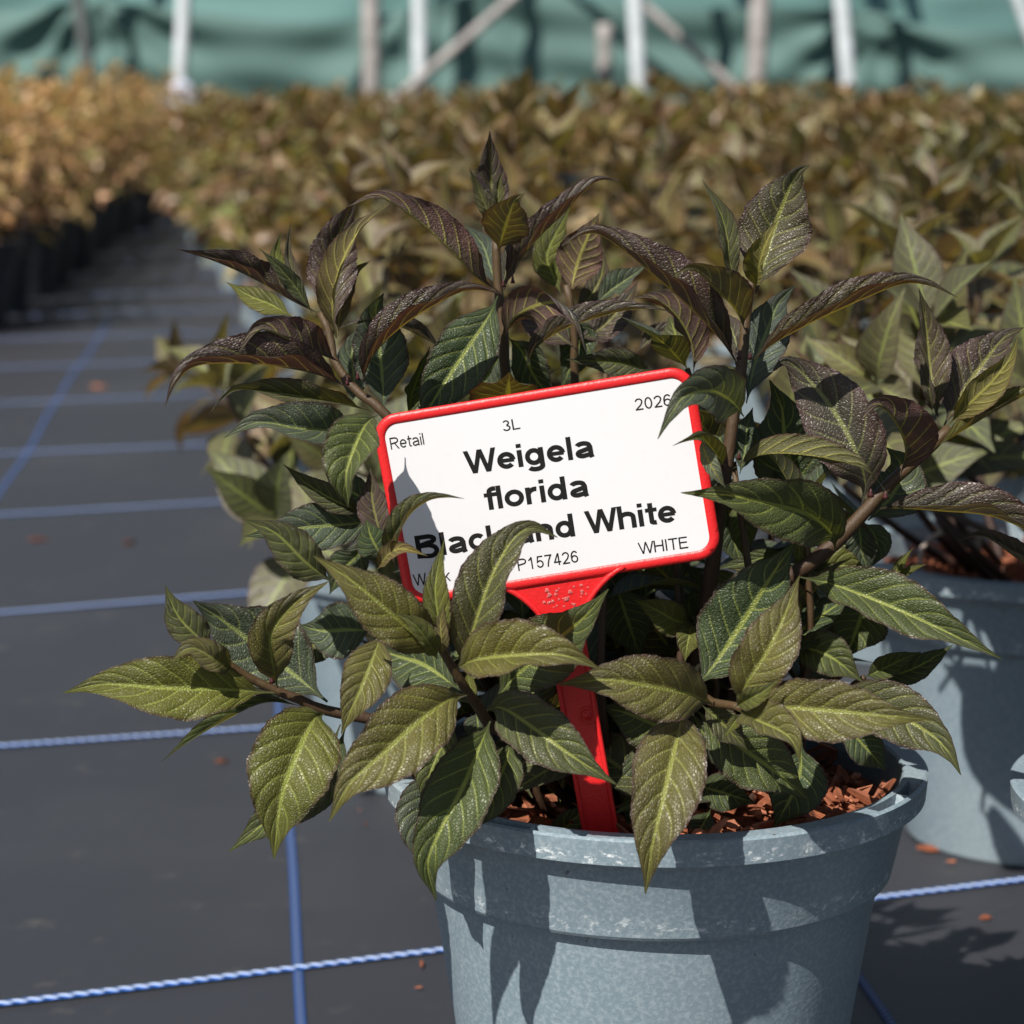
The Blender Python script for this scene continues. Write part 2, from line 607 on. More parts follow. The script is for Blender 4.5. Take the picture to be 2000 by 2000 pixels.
def chip_mesh(seed):
    rng = random.Random(seed)
    n = rng.choice((4, 5, 6))
    L, W, H = rng.uniform(0.007, 0.019), rng.uniform(0.0014, 0.0075), rng.uniform(0.0008, 0.0022)
    out = []
    for k in range(n):
        a = 2 * math.pi * k / n + rng.uniform(-0.35, 0.35)
        out.append((L / 2 * math.cos(a) * rng.uniform(0.75, 1.15), W / 2 * math.sin(a) * rng.uniform(0.7, 1.2)))
    V = [(x, y, -H / 2 + rng.uniform(-0.0004, 0.0004)) for x, y in out] + [(x * 0.92, y * 0.88, H / 2 + rng.uniform(-0.0006, 0.0006)) for x, y in out]
    Fc = [tuple(range(n))[::-1], tuple(range(n, 2 * n))] + [(k, (k + 1) % n, n + (k + 1) % n, n + k) for k in range(n)]
    return mesh('bark_chip', V, Fc, M_BARK, smooth=False)


CHIPS = [chip_mesh(k) for k in range(10)]
POT_HI = pot_mesh(240)
POT_LO = pot_mesh(72, False)
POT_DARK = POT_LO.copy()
POT_DARK.materials[0] = simple('shaded_pot_plastic', (0.020, 0.024, 0.030), 0.5, 0.4, 60.0, 0.3)  # same pot darkened: the shadow under the foliage is put into its colour


def scatter_chips(parent, n, seed, rmin=0.0, rmax=0.082, z0=0.136, amin=0.0, amax=360.0, scale=1.0):
    rng = random.Random(seed)
    for k in range(n):
        r = math.sqrt(rng.uniform(rmin ** 2, rmax ** 2))
        a = math.radians(rng.uniform(amin, amax))
        o = obj('bark_chip', CHIPS[rng.randrange(10)], parent,
                (r * math.cos(a), -r * math.sin(a), z0 + 0.005 * (1 - r / 0.085) + rng.uniform(0.0, 0.006)))
        o.rotation_euler = (rng.gauss(0, 0.45), rng.gauss(0, 0.45), rng.uniform(0, 6.28))
        s = rng.uniform(0.7, 1.35) * scale
        o.scale = (s, s, s)


# ------------------------------------------------------------------ leaf shapes
PROF = ((0, .025), (.05, .035), (.10, .10), (.17, .40), (.26, .74), (.36, .95), (.45, 1.0), (.55, .95), (.66, .76), (.76, .50), (.85, .26), (.92, .115), (.97, .05), (1, .012))


def prof(u):
    for (a, x), (b, y) in zip(PROF, PROF[1:]):
        if u <= b:
            t = (u - a) / (b - a)
            t = t * t * (3 - 2 * t) * 0.35 + t * 0.65
            return x + (y - x) * t
    return PROF[-1][1]


def lerp_list(v, u):
    if not isinstance(v, (list, tuple)):
        return v
    f = u * (len(v) - 1)
    k = min(int(f), len(v) - 2)
    return v[k] + (v[k + 1] - v[k]) * (f - k)


def blade(path, width, aR, aL, flip, seed, n=46, m=6, petiole=None):
    """leaf blade mesh data along a 3-D midrib; each half is turned by its own angle out of the plane facing the viewer's side"""
    rng = random.Random(seed)
    C = catmull(path, n)
    V, UV, Fc = [], [], []
    q1, q2 = rng.uniform(0, 6), rng.uniform(0, 6)
    teeth = 22
    S_prev = None
    for i, c in enumerate(C):
        u = i / n
        T = (C[min(i + 1, n)] - C[max(i - 1, 0)]).normalized()
        Vw = (cC - c).normalized()
        S = T.cross(Vw)
        if S.length < 0.25 and S_prev is not None:
            S = S_prev - T * S_prev.dot(T)
        S.normalize()
        if S_prev is not None:
            S = (S * 0.5 + S_prev * 0.5)
            S = (S - T * S.dot(T)).normalized()
        S_prev = S
        N = S.cross(T)
        w = prof(u) * width / 2
        for side in (-1, 1):
            a = math.radians(lerp_list(aR if side > 0 else aL, u))
            wav = 0.10 * math.sin(u * 15 + (q1 if side > 0 else q2)) + 0.05 * math.sin(u * 31 + q2)
            for j in range(m + 1):
                if side == 1 and j == 0:
                    continue
                s = j / m if side > 0 else 1 - j / m
                r = s
                if s > 0.99 and 0.12 < u < 0.97:
                    saw = (u * teeth) % 1.0
                    r *= 1.0 + 0.055 * (saw - 0.5)
                ang = a + wav * s + 0.25 * (s - 0.5) * (-1 if flip else 1) * 0.8
                # the halves are rounded, not flat: they spring up from the midrib and level off
                dirv = S * (side * math.cos(ang)) + N * math.sin(ang)
                nrmv = N * math.cos(ang) - S * (side * math.sin(ang))
                arch = 0.13 * math.sin(math.pi * s) * (-1 if flip else 1)
                V.append(c + dirv * (w * r) + nrmv * (w * arch))
                UV.append((u, 0.5 + 0.5 * side * s))
    cols = 2 * m + 1
    for i in range(n):
        for j in range(cols - 1):
            a = i * cols + j
            f = (a, a + 1, a + cols + 1, a + cols)
            Fc.append(f[::-1] if flip else f)
    return V, Fc, UV


TONE = {
    'P': (0.95, 0.05, 0.10, 0), 'p': (0.72, 0.25, 0.0, 0), 'PB': (0.80, 0.0, 0.55, 0), 'O': (0.45, 0.55, 0, 0), 'Y': (0.42, 0.80, 0, 0),
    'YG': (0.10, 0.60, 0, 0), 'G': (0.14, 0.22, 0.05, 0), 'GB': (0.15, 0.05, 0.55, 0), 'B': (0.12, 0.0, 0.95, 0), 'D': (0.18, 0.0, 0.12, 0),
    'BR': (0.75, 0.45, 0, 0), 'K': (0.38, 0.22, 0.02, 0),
}
REG = {'A': (300, 230), 'B': (900, 230), 'C': (1300, 230), 'D': (100, 900), 'E': (600, 1000), 'F': (1200, 1000), 'G': (1300, 600)}
ZS = 0.36232
Y0 = 0.8378                      # pot axis
HX = 0.050
HERO = Vector((HX, Y0, 0))


def pix(reg, x, y, d):
    if reg == 'S':
        X, Y = 700 + 0.3882 * x, 680 + 0.3882 * y
    elif reg == 'I':
        X, Y = x, y
    else:
        ox, oy = REG[reg]
        X, Y = ox + ZS * x, oy + ZS * y
    return at_y(X, Y, Y0 - d / 100.0)


hero = empty('potted_shrub', HERO)
tag(hero, 'dark purple-leaved shrub in grey-blue pot with the red-framed white label stuck in it', 'potted plant')
obj('pot', POT_HI, hero)
mul = obj('bark_mulch', mulch_mesh(3), hero)
scatter_chips(mul, 180, 11, 0.01, 0.082, 0.137, -75, 190, 0.8)
scatter_chips(mul, 110, 12, 0.040, 0.082, 0.138, 0, 110, 0.95)

CUR = [None]
NLEAF = [0]


def stem(reg, pts, r0, r1, n=30):
    P = [pix(reg if len(p) == 3 else p[3], *p[:3]) - HERO for p in pts]
    V, Fc, UV = tube(P, [r0, r1], n, 9)
    CUR[0] = obj('stem', mesh('stem', V, Fc, M_STEM, UV), hero)
    return CUR[0]


def L(reg, pts, w, aR=12, aL=12, tone='p', flip=0):
    NLEAF[0] += 1
    P = [pix(reg, *p) for p in pts]
    z = 1.0 if reg == 'I' else (0.3882 if reg == 'S' else ZS)
    midp = P[len(P) // 2]
    wm = w * z * (midp - cC).dot(cF) / FPX
    V, Fc, UV = blade(P, wm, aR, aL, flip, NLEAF[0])
    V = [v - HERO for v in V]
    rr = random.Random(NLEAF[0] * 13)
    t = [min(1, max(0, c + (rr.uniform(-0.07, 0.07) if k < 2 else 0))) for k, c in enumerate(TONE[tone])]
    return obj('leaf', mesh('leaf', V, Fc, M_LEAF, UV), CUR[0], color=t)


def bud(reg, x, y, d, r=0.0011):
    c = pix(reg, x, y, d) - HERO
    V, Fc, UV = tube([c, c + Vector((0, -0.0006, 0.0026))], [r * 0.75, r * 0.15], 3, 6)
    obj('bud', mesh('bud', V, Fc, M_BUD, UV), CUR[0])


# ---- upper left shoot
stem('A', [(1240, 285, 0, 'I')] if False else [(1130, 1640, 0, 'I'), (1010, 1300, 1.0, 'I'), (860, 960, 2.5, 'I'), (1250, 1600, 2.8), (1085, 1465, 2.4), (965, 1290, 2.0), (955, 1180, 1.8), (900, 1050, 1.6)], 0.00344, 0.00128, 40)
L('A', [(900, 1060, 1.4), (740, 985, 1.2), (540, 870, 1.4), (330, 775, 2.4), (115, 706, 3.4)], 270, 18, 103, 'P')
L('A', [(975, 1150, 1.2), (965, 950, 0.6), (965, 760, 0.2), (1015, 590, 0.6), (1095, 432, 1.6)], 290, 12, 14, 'P')
L('A', [(985, 1190, 2.2), (965, 1010, 2.8), (1010, 800, 3.2), (1110, 610, 3.4), (1275, 458, 3.2)], 230, 95, 10, 'O', 1)
L('A', [(985, 1190, 1.0), (1015, 1000, 0.2), (1065, 850, -0.2), (1185, 760, -0.4)], 130, 40, 30, 'O', 1)
L('A', [(860, 1060, 1.5), (780, 900, 1.2), (728, 740, 1.0), (738, 563, 1.2)], 95, 40, 40, 'BR')
L('A', [(850, 1050, 1.6), (770, 920, 1.8), (680, 810, 2.2), (570, 704, 2.6)], 110, 25, 25, 'G')
L('A', [(800, 1020, 0.4), (700, 850, 0.0), (660, 740, -0.2), (690, 610, 0)], 110, 20, 20, 'YG')
L('A', [(760, 1080, 0.2), (640, 1010, -0.5), (520, 960, -1.0), (390, 885, -1.5)], 150, 20, 20, 'YG')
L('A', [(1010, 1320, 2.6), (880, 1270, 3.6), (720, 1195, 4.6), (575, 1150, 5.0), (455, 1275, 5.2)], 290, [5, 5, 5, 40], -112, 'P', 1)
L('A', [(1060, 1460, 2.6), (860, 1380, 3.6), (560, 1330, 4.6), (250, 1335, 5.2), (130, 1420, 5.5), (62, 1558, 5.6)], 390, 16, 103, 'P')
L('A', [(1170, 1580, 2.8), (960, 1535, 3.8), (700, 1490, 4.4), (460, 1470, 5.0), (370, 1520, 5.2), (293, 1615, 5.4)], 250, 38, [100, 60, 100], 'K')
L('A', [(1180, 1680, 3.5), (1020, 1690, 4.0), (800, 1680, 5.0), (560, 1645, 5.5), (380, 1725, 5.6)], 330, 12, 62, 'GB')
L('A', [(1215, 1600, 7.3), (1150, 1650, 7.8), (1085, 1780, 8.4), (1040, 1930, 8.8), (1050, 2100, 8.6)], 370, 12, [70, 50, 70], 'G')
L('A', [(1120, 1470, 2.8), (1175, 1300, 3.4), (1310, 1150, 3.8), (1500, 1020, 3.8), (1700, 930, 3.4), (1888, 952, 3.2)], 300, 103, 18, 'P')
L('A', [(1245, 1600, 1.2), (1232, 1400, 0.6), (1215, 1200, 0.6), (1200, 1040, 1.2), (1240, 945, 2.0)], 330, 14, 14, 'GB')
L('A', [(1580, 1260, -0.5), (1440, 1180, 0.0), (1300, 1120, 0.6), (1140, 1100, 1.0), (985, 1138, 1.2)], 170, 12, 98, 'PB')
L('A', [(1370, 1640, 0.5), (1390, 1500, 0.0), (1430, 1380, 0.0), (1490, 1230, 0.2)], 180, 20, 60, 'G')
L('A', [(1060, 1560, -1), (1080, 1420, -1.5), (1070, 1250, -2), (1120, 1100, -2)], 190, 12, 12, 'GB')
bud('A', 1045, 1440, 3.2); bud('A', 1100, 1410, 3.2)

# ---- central shoot behind the label
stem('B', [(1180, 1600, -0.5, 'I'), (1060, 1250, -0.5, 'I'), (245, 1400, 0.0), (235, 1200, 0.0), (205, 950, -0.2), (192, 780, -0.3), (190, 640, -0.4)], 0.00344, 0.00144, 40)
L('B', [(190, 650, -0.6), (180, 500, -1.0), (165, 350, -1.0), (158, 200, -0.6), (156, 68, 0.0)], 200, 22, 22, 'P')
L('B', [(170, 600, 0.2), (135, 480, 0.6), (95, 380, 0.8), (45, 270, 1.2)], 98, 45, 20, 'O')
L('B', [(195, 560, 0.2), (200, 440, 0.5), (205, 350, 0.6), (228, 278, 0.8)], 98, 30, 30, 'O')
L('B', [(200, 720, 0.6), (232, 610, 2.0), (262, 520, 3.2), (290, 450, 4.0), (345, 408, 4.6)], 275, 8, 8, 'O', 1)
L('B', [(235, 930, 0.2), (290, 810, 0.8), (400, 670, 1.2), (570, 500, 1.4), (730, 345, 1.4), (872, 348, 1.2)], 270, 103, 24, 'P')
L('A', [(1850, 930, 0.2), (1740, 860, 1.0), (1600, 720, 1.6), (1420, 555, 2.0), (1220, 435, 2.4), (1045, 480, 2.6)], 300, 14, -100, 'P', 1)
L('A', [(1850, 920, -0.8), (1810, 790, -1.4), (1770, 680, -1.8), (1675, 568, -2.0)], 170, 15, 15, 'B')
L('B', [(225, 930, -0.8), (245, 820, -1.2), (262, 720, -1.4), (275, 630, -1.5)], 110, 15, 15, 'PB')
L('B', [(590, 960, -2.5), (620, 820, -2.8), (660, 700, -2.6), (745, 515, -2.2)], 260, 14, 14, 'BR', 1)
L('B', [(545, 960, -3.2), (490, 830, -3.6), (470, 720, -3.6), (590, 480, -3.4)], 190, 14, 14, 'YG')
L('B', [(225, 1200, 0.6), (290, 1080, 1.8), (410, 1010, 2.8), (530, 1000, 3.6), (630, 1080, 4.2), (678, 1272, 4.4)], 270, [-60, -40, 30, 40, 30], [5, 5, 10, 60, 150, 165], 'P', 1)
L('B', [(345, 1380, 0.2), (400, 1250, 0.8), (560, 1140, 1.4), (800, 1060, 1.8), (970, 1030, 2.0), (1148, 1047, 2.2)], 220, 98, 14, 'PB')
L('A', [(1855, 960, 0.4), (1800, 1080, 1.0), (1640, 1320, 1.6), (1500, 1540, 2.0), (1420, 1720, 2.2)], 360, 14, 14, 'D')
L('B', [(250, 1620, 2.2), (255, 1540, 3.0), (255, 1470, 4.2), (258, 1420, 5.2), (262, 1372, 5.8)], 430, 8, 8, 'O', 1)
L('B', [(1060, 1370, 1.5), (960, 1345, 1.8), (840, 1320, 2.2), (700, 1310, 2.6), (568, 1304, 3.0)], 190, 22, 30, 'K')
L('B', [(720, 1010, -2.0), (800, 940, -2.4), (900, 870, -2.4), (1010, 790, -2.4)], 190, 60, 14, 'GB')
L('B', [(250, 1240, -1), (180, 1330, -1.4), (130, 1420, -1.8), (60, 1560, -2)], 200, 14, 14, 'GB')
L('B', [(250, 1180, -1.4), (330, 1260, -2), (400, 1400, -2.4), (520, 1560, -2.6)], 220, 14, 14, 'D')
L('B', [(560, 1080, -2.4), (640, 1180, -3), (600, 1320, -3), (540, 1460, -3)], 210, 14, 14, 'D')
bud('B', 230, 910, 0.4); bud('B', 280, 890, 0.2)
stem('B', [(1250, 1600, -2, 'I'), (1150, 1250, -2.2, 'I'), (615, 1420, -2.4), (615, 1200, -2.4), (590, 1000, -2.4), (570, 900, -2.4)], 0.00279, 0.00128)
L('B', [(620, 1240, -2.2), (500, 1150, -2.6), (380, 1060, -3.0), (290, 960, -3.4)], 210, 20, 20, 'P')
L('B', [(615, 1200, -2.6), (760, 1130, -3.2), (880, 1000, -3.6), (960, 880, -3.6)], 200, 20, 20, 'P')
L('B', [(940, 1270, -3), (1040, 1180, -3.4), (1130, 1140, -3.6), (1240, 1105, -3.6)], 130, 60, 20, 'BR')
L('B', [(600, 1060, -3.4), (700, 960, -4), (760, 840, -4.2), (770, 700, -4.2)], 150, 20, 20, 'BR')

# ---- right-hand tall shoot
stem('C', [(1300, 1600, 1.5, 'I'), (1370, 1250, 3.5, 'I'), (1405, 1000, 4.6, 'I'), (330, 1870, 4.6), (375, 1550, 4.4), (410, 1340, 4.2), (430, 1120, 4.0), (450, 950, 3.8), (475, 850, 3.6)], 0.00369, 0.00152, 40)
L('C', [(485, 950, 3.4), (535, 760, 2.8), (590, 580, 2.4), (660, 400, 2.6), (715, 290, 3.0), (778, 257, 3.4)], 420, 10, 12, 'p')
L('C', [(480, 930, 4.2), (500, 830, 4.8), (520, 740, 5.2), (560, 640, 5.4), (612, 542, 5.4)], 190, 80, 25, 'YG', 1)
L('C', [(400, 930, 3.9), (345, 780, 4.0), (330, 640, 4.0), (290, 500, 4.0), (196, 333, 4.0)], 165, 20, 55, 'K')
L('C', [(425, 1140, 4.4), (375, 1040, 5.6), (270, 930, 6.6), (150, 825, 7.2), (30, 862, 7.6)], 320, [0, 0, 5, 30], -110, 'O', 1)
L('C', [(430, 1340, 4.6), (590, 1215, 5.0), (780, 1110, 5.2), (1050, 985, 5.2), (1270, 900, 5.0), (1420, 905, 5.0), (1578, 972, 5.0)], 300, 103, 22, 'BR')
L('C', [(435, 1540, 3.8), (480, 1330, 3.2), (545, 1150, 2.8), (610, 1000, 2.8), (700, 900, 3.4)], 290, 12, 12, 'B')
L('B', [(1500, 1345, 4.6), (1400, 1200, 5.2), (1250, 1040, 5.6), (1020, 835, 5.8), (800, 660, 5.8), (680, 625, 5.8), (542, 692, 6.0)], 400, 14, 103, 'P')
L('B', [(1255, 1380, 0.0), (1245, 1230, 0.4), (1170, 1080, 0.8), (1060, 985, 1.0), (915, 968, 1.2)], 260, 20, -70, 'P', 1)
L('B', [(1500, 1320, 3.4), (1480, 1200, 2.8), (1440, 1100, 2.2), (1380, 1020, 2.0)], 150, 10, 10, 'PB')
L('B', [(1525, 1610, 5.0), (1460, 1530, 6.4), (1350, 1475, 8.2), (1210, 1500, 9.4), (1130, 1600, 9.8), (1062, 1732, 9.9)], 330, [0, 8, 15, 20], [30, 20, 20, 20], 'GB')
L('G', [(320, 860, 5.2), (255, 770, 6.8), (190, 705, 8.0), (110, 720, 8.6), (36, 748, 9.0)], 150, 20, 60, 'K')
L('G', [(190, 700, 8.0), (215, 790, 8.3), (265, 890, 8.4), (325, 975, 8.2)], 110, 50, 30, 'B', 1)
L('G', [(365, 870, 5.2), (490, 805, 6.2), (640, 790, 6.8), (860, 815, 7.2), (1080, 880, 7.4), (1215, 1025, 7.4)], 230, -80, [4, 4, 4, 30, 140], 'G', 1)
L('G', [(1060, 1060, 3.0), (1075, 940, 3.4), (1025, 780, 3.8), (920, 580, 3.6), (780, 400, 3.4), (650, 290, 3.6), (575, 350, 4.0)], 420, 12, 14, 'PB')
L('G', [(800, 1140, 1.2), (700, 920, 1.6), (645, 720, 1.8), (625, 540, 1.8), (560, 390, 2.0)], 410, 10, 10, 'D')
L('G', [(330, 800, 3.6), (290, 700, 3.4), (270, 620, 3.2), (330, 520, 3.0)], 170, 15, 15, 'GB')
L('G', [(400, 900, 3.4), (430, 760, 3.0), (440, 640, 2.8), (470, 540, 2.6)], 180, 15, 15, 'GB')
L('G', [(370, 440, 4.0), (300, 420, 4.2), (220, 400, 4.4), (150, 430, 4.5)], 110, 20, 60, 'P')
L('G', [(430, 320, 2.5), (330, 360, 2.0), (240, 390, 1.5), (120, 420, 1.2)], 130, 20, 20, 'K')
bud('G', 310, 810, 5.2); bud('G', 395, 820, 5.2); bud('C', 395, 1300, 4.8); bud('C', 455, 1300, 4.8)

# ---- right leaning shoot
stem('G', [(1350, 1600, 1.5, 'I'), (1450, 1300, 2.2, 'I'), (650, 1490, 2.8), (770, 1390, 3.0), (930, 1255, 3.1), (1090, 1085, 3.1), (1200, 960, 3.0), (1310, 860, 2.9), (1430, 755, 2.8), (1530, 650, 2.7)], 0.00426, 0.00176, 44)
L('C', [(1470, 1650, 2.5), (1445, 1500, 2.2), (1420, 1300, 1.8), (1400, 1100, 1.8), (1365, 918, 2.2)], 250, 8, 50, 'BR')
L('C', [(1440, 1600, 2.4), (1425, 1480, 2.8), (1400, 1360, 2.8), (1372, 1250, 2.6)], 103, 55, 30, 'BR')
L('C', [(1500, 1660, 2.2), (1590, 1500, 1.6), (1700, 1340, 1.2), (1820, 1190, 1.4), (1930, 1130, 1.8)], 370, 10, 10, 'P')
L('C', [(1520, 1660, 3.2), (1650, 1530, 3.8), (1770, 1410, 4.0), (1860, 1290, 4.0), (1898, 1180, 4.0)], 200, 25, 45, 'YG', 1)
L('C', [(1430, 1790, 3.0), (1600, 1690, 3.4), (1800, 1570, 3.6), (2000, 1470, 3.6), (2160, 1430, 3.6)], 200, 98, 20, 'Y')
L('G', [(1265, 900, 3.2), (1290, 770, 4.4), (1245, 640, 5.4), (1150, 540, 6.0), (1030, 635, 6.4)], 400, [5, 5, 10, 40], -108, 'P', 1)
L('G', [(1095, 1095, 3.2), (1260, 1085, 3.6), (1480, 1100, 4.0), (1760, 1130, 4.2), (2000, 1240, 4.2), (2180, 1420, 4.2)], 360, 98, 16, 'PB')
L('G', [(1090, 1150, 2.4), (1200, 1040, 1.8), (1270, 920, 1.4), (1260, 830, 1.4), (1190, 755, 1.6)], 340, 10, 10, 'GB')
L('G', [(2120, 1500, 3.0), (1900, 1360, 3.2), (1720, 1240, 3.4), (1565, 1262, 3.6)], 190, 12, 98, 'PB')
L('G', [(915, 1300, 3.6), (890, 1215, 4.8), (760, 1115, 6.0), (560, 1060, 7.0), (330, 1012, 7.8), (82, 1000, 8.2)], 390, 16, 16, 'G')
L('G', [(720, 1455, 3.4), (900, 1495, 4.4), (1200, 1610, 5.4), (1500, 1745, 6.2), (1812, 1897, 6.6)], 390, 50, 14, 'G')
L('G', [(740, 1430, 2.4), (880, 1400, 2.0), (990, 1400, 1.8), (1105, 1445, 1.8)], 230, 60, 10, 'YG')
L('G', [(1040, 1150, 2.0), (1050, 1240, 1.6), (1060, 1330, 1.4), (1110, 1450, 1.2)], 190, 15, 15, 'GB')
L('G', [(1070, 1160, 2.0), (1120, 1220, 1.4), (1140, 1300, 1.2), (1090, 1420, 1.0)], 170, 40, 15, 'GB')
L('G', [(1190, 1480, 1.6), (1240, 1420, 1.6), (1280, 1360, 1.6), (1335, 1298, 1.6)], 60, 20, 20, 'YG')
L('G', [(1200, 1480, 1.4), (1270, 1440, 1.4), (1340, 1405, 1.4), (1412, 1385, 1.4)], 50, 20, 20, 'YG')
L('G', [(720, 1230, 2.0), (722, 1290, 2.6), (718, 1350, 2.8), (690, 1400, 2.6)], 103, 15, 15, 'YG')
L('G', [(700, 1290, 1.0), (560, 1340, 0.6), (420, 1380, 0.4), (240, 1420, 0.6)], 110, 15, 60, 'G')
L('G', [(450, 1000, 2.0), (420, 1120, 2.2), (420, 1250, 2.4), (430, 1370, 2.4)], 170, 12, 12, 'G')
L('G', [(330, 1040, 0.4), (350, 1150, 0.2), (380, 1300, 0.0), (430, 1420, 0.0)], 190, 12, 12, 'D')
bud('G', 1105, 1020, 3.8, 0.0016); bud('G', 1185, 1030, 3.8, 0.0016)
stem('F', [(1400, 1560, 0.5, 'I'), (1480, 1330, 0.0, 'I'), (1000, 610, 0.0), (1100, 550, 0.2), (1190, 520, 0.4)], 0.00246, 0.00144, 20)
L('F', [(1345, 430, 1.0), (1335, 540, 1.2), (1295, 660, 1.4), (1245, 795, 1.6)], 340, 10, 10, 'G')
L('F', [(950, 720, 3.0), (1060, 740, 3.6), (1180, 790, 4.0), (1342, 920, 4.2)], 260, [40, 20, 40], 12, 'G')
stem('F', [(1420, 1560, 1.5, 'I'), (1560, 1430, 2.4, 'I'), (1290, 930, 3.4), (1350, 890, 3.6)], 0.00197, 0.00096, 16)
L('F', [(1345, 892, 3.6), (1440, 850, 4.0), (1540, 800, 4.2), (1655, 752, 4.2)], 150, 30, 20, 'G')
L('F', [(1400, 890, 3.4), (1540, 870, 3.6), (1680, 810, 3.8), (1828, 714, 3.8)], 170, 20, 25, 'D')

# ---- front right shoot, lying toward the camera
stem('F', [(1330, 1580, 3.0, 'I'), (1310, 1440, 6.0, 'I'), (470, 1020, 7.6), (540, 1032, 8.4), (640, 1045, 9.2), (690, 1060, 9.6)], 0.00279, 0.00128, 24)
L('F', [(540, 1040, 8.4), (410, 985, 9.4), (200, 940, 10.2), (-20, 905, 10.6), (-180, 915, 10.6), (-305, 930, 10.4)], 380, 14, 14, 'Y')
L('F', [(420, 960, 6.2), (540, 820, 5.6), (700, 580, 5.4), (850, 340, 5.8), (978, 152, 6.4)], 480, 10, 10, 'D')
L('F', [(650, 1050, 9.2), (715, 920, 9.8), (820, 760, 10.0), (895, 610, 9.8), (950, 470, 9.6), (998, 342, 9.4)], 340, 14, 14, 'Y')
L('F', [(660, 1050, 9.4), (850, 1048, 10.2), (1150, 1070, 11.0), (1430, 1095, 11.4), (1708, 1118, 11.6)], 370, 14, 14, 'Y')
L('F', [(1160, 970, 4.5), (1340, 1010, 5.4), (1540, 1100, 6.2), (1720, 1210, 6.8), (1810, 1310, 7.2), (1868, 1418, 7.4)], 340, 12, 12, 'K')
L('F', [(665, 1070, 9.6), (780, 1130, 10.6), (890, 1180, 11.2), (960, 1240, 11.6), (1002, 1355, 11.8)], 300, 60, 12, 'Y')
L('F', [(650, 1050, 9.8), (720, 1010, 10.4), (800, 970, 10.8), (885, 898, 11.0)], 140, 25, 25, 'YG')
L('F', [(680, 1090, 9.8), (650, 1130, 10.2), (620, 1170, 10.4), (588, 1218, 10.6)], 80, 30, 30, 'YG')
L('F', [(372, 1045, 8.4), (350, 1170, 9.6), (300, 1380, 10.8), (250, 1600, 11.6), (200, 1820, 12.0), (166, 2060, 12.0)], 430, 14, 14, 'Y')
L('F', [(430, 1060, 7.0), (580, 1190, 7.2), (740, 1310, 7.4), (900, 1425, 7.4), (1058, 1562, 7.4)], 380, 12, 14, 'G')
L('F', [(400, 1050, 6.6), (460, 1160, 6.8), (550, 1290, 7.0), (665, 1435, 7.0)], 170, 14, 50, 'D')
L('F', [(470, 1040, 8.0), (560, 1120, 8.2), (640, 1200, 8.2), (715, 1280, 8.2)], 190, 30, 14, 'K')
L('F', [(1010, 1240, 5.4), (1000, 1400, 5.6), (950, 1540, 5.8), (860, 1700, 5.8)], 350, 10, 10, 'D')
L('F', [(1240, 1130, 4.0), (1310, 1220, 4.4), (1390, 1310, 4.4), (1465, 1395, 4.2)], 210, 12, 12, 'D')
L('F', [(430, 1470, 4.0), (540, 1500, 4.4), (640, 1530, 4.6), (760, 1570, 4.6)], 220, 10, 10, 'D')
L('F', [(520, 1600, 5.6), (480, 1680, 5.8), (440, 1740, 6.0), (380, 1800, 6.2)], 160, 10, 10, 'D')
L('E', [(1810, 1200, 4.2), (1785, 1350, 4.8), (1755, 1540, 5.2), (1725, 1740, 5.4)], 190, 14, 14, 'D')
L('E', [(2010, 1215, 4.6), (1880, 1150, 4.8), (1740, 1090, 4.8), (1580, 1045, 4.6)], 320, 10, 10, 'G')
L('E', [(1660, 380, 1.0), (1710, 530, 1.4), (1760, 680, 1.6), (1800, 800, 1.8)], 300, 10, 10, 'G')
stem('F', [(1330, 1560, 2.0, 'I'), (1400, 1350, 3.0, 'I'), (430, 690, 3.2), (420, 600, 3.4)], 0.00164, 0.00080, 14)
L('F', [(425, 598, 3.6), (330, 585, 4.2), (230, 530, 4.6), (100, 470, 4.8)], 210, 14, 14, 'YG')
L('F', [(420, 595, 3.8), (405, 660, 4.4), (390, 730, 4.6), (380, 808, 4.8)], 160, 14, 14, 'YG')
L('F', [(425, 600, 3.6), (450, 590, 4.0), (475, 575, 4.2), (505, 535, 4.2)], 98, 14, 14, 'G')
L('F', [(415, 590, 3.4), (405, 540, 3.2), (400, 500, 3.2), (410, 440, 3.2)], 110, 14, 14, 'G')
L('F', [(520, 500, 2.6), (480, 420, 2.6), (430, 330, 2.4), (360, 270, 2.4)], 103, 40, 30, 'K')

# ---- front centre shoot, in front of the label
stem('E', [(1190, 1600, 2.0, 'I'), (1080, 1480, 5.4, 'I'), (1005, 1160, 7.4), (930, 1060, 8.0), (860, 965, 8.6), (790, 850, 9.0), (725, 740, 9.3), (715, 690, 9.4)], 0.00328, 0.00128, 32)
L('E', [(700, 790, 9.4), (600, 680, 10.2), (420, 520, 10.8), (220, 355, 11.0), (32, 236, 10.8)], 340, 14, 14, 'Y')
L('E', [(800, 850, 9.0), (860, 740, 9.6), (920, 560, 9.8), (1000, 340, 9.8), (1110, 150, 9.6), (1215, 88, 9.4), (1350, 138, 9.2)], 380, 48, 16, 'K')
L('E', [(790, 850, 9.4), (910, 800, 10.2), (1150, 775, 11.0), (1380, 775, 11.4), (1585, 848, 11.4)], 440, 60, 12, 'Y')
L('E', [(725, 770, 9.6), (710, 600, 10.0), (690, 430, 10.0), (705, 300, 9.8), (738, 150, 9.6)], 170, 20, 25, 'YG')
L('E', [(730, 780, 9.8), (725, 690, 10.2), (720, 600, 10.2), (740, 490, 10.2)], 90, 25, 25, 'O', 1)
L('E', [(710, 790, 9.8), (650, 700, 10.4), (570, 600, 10.8), (455, 538, 11.0)], 160, 16, 50, 'YG')
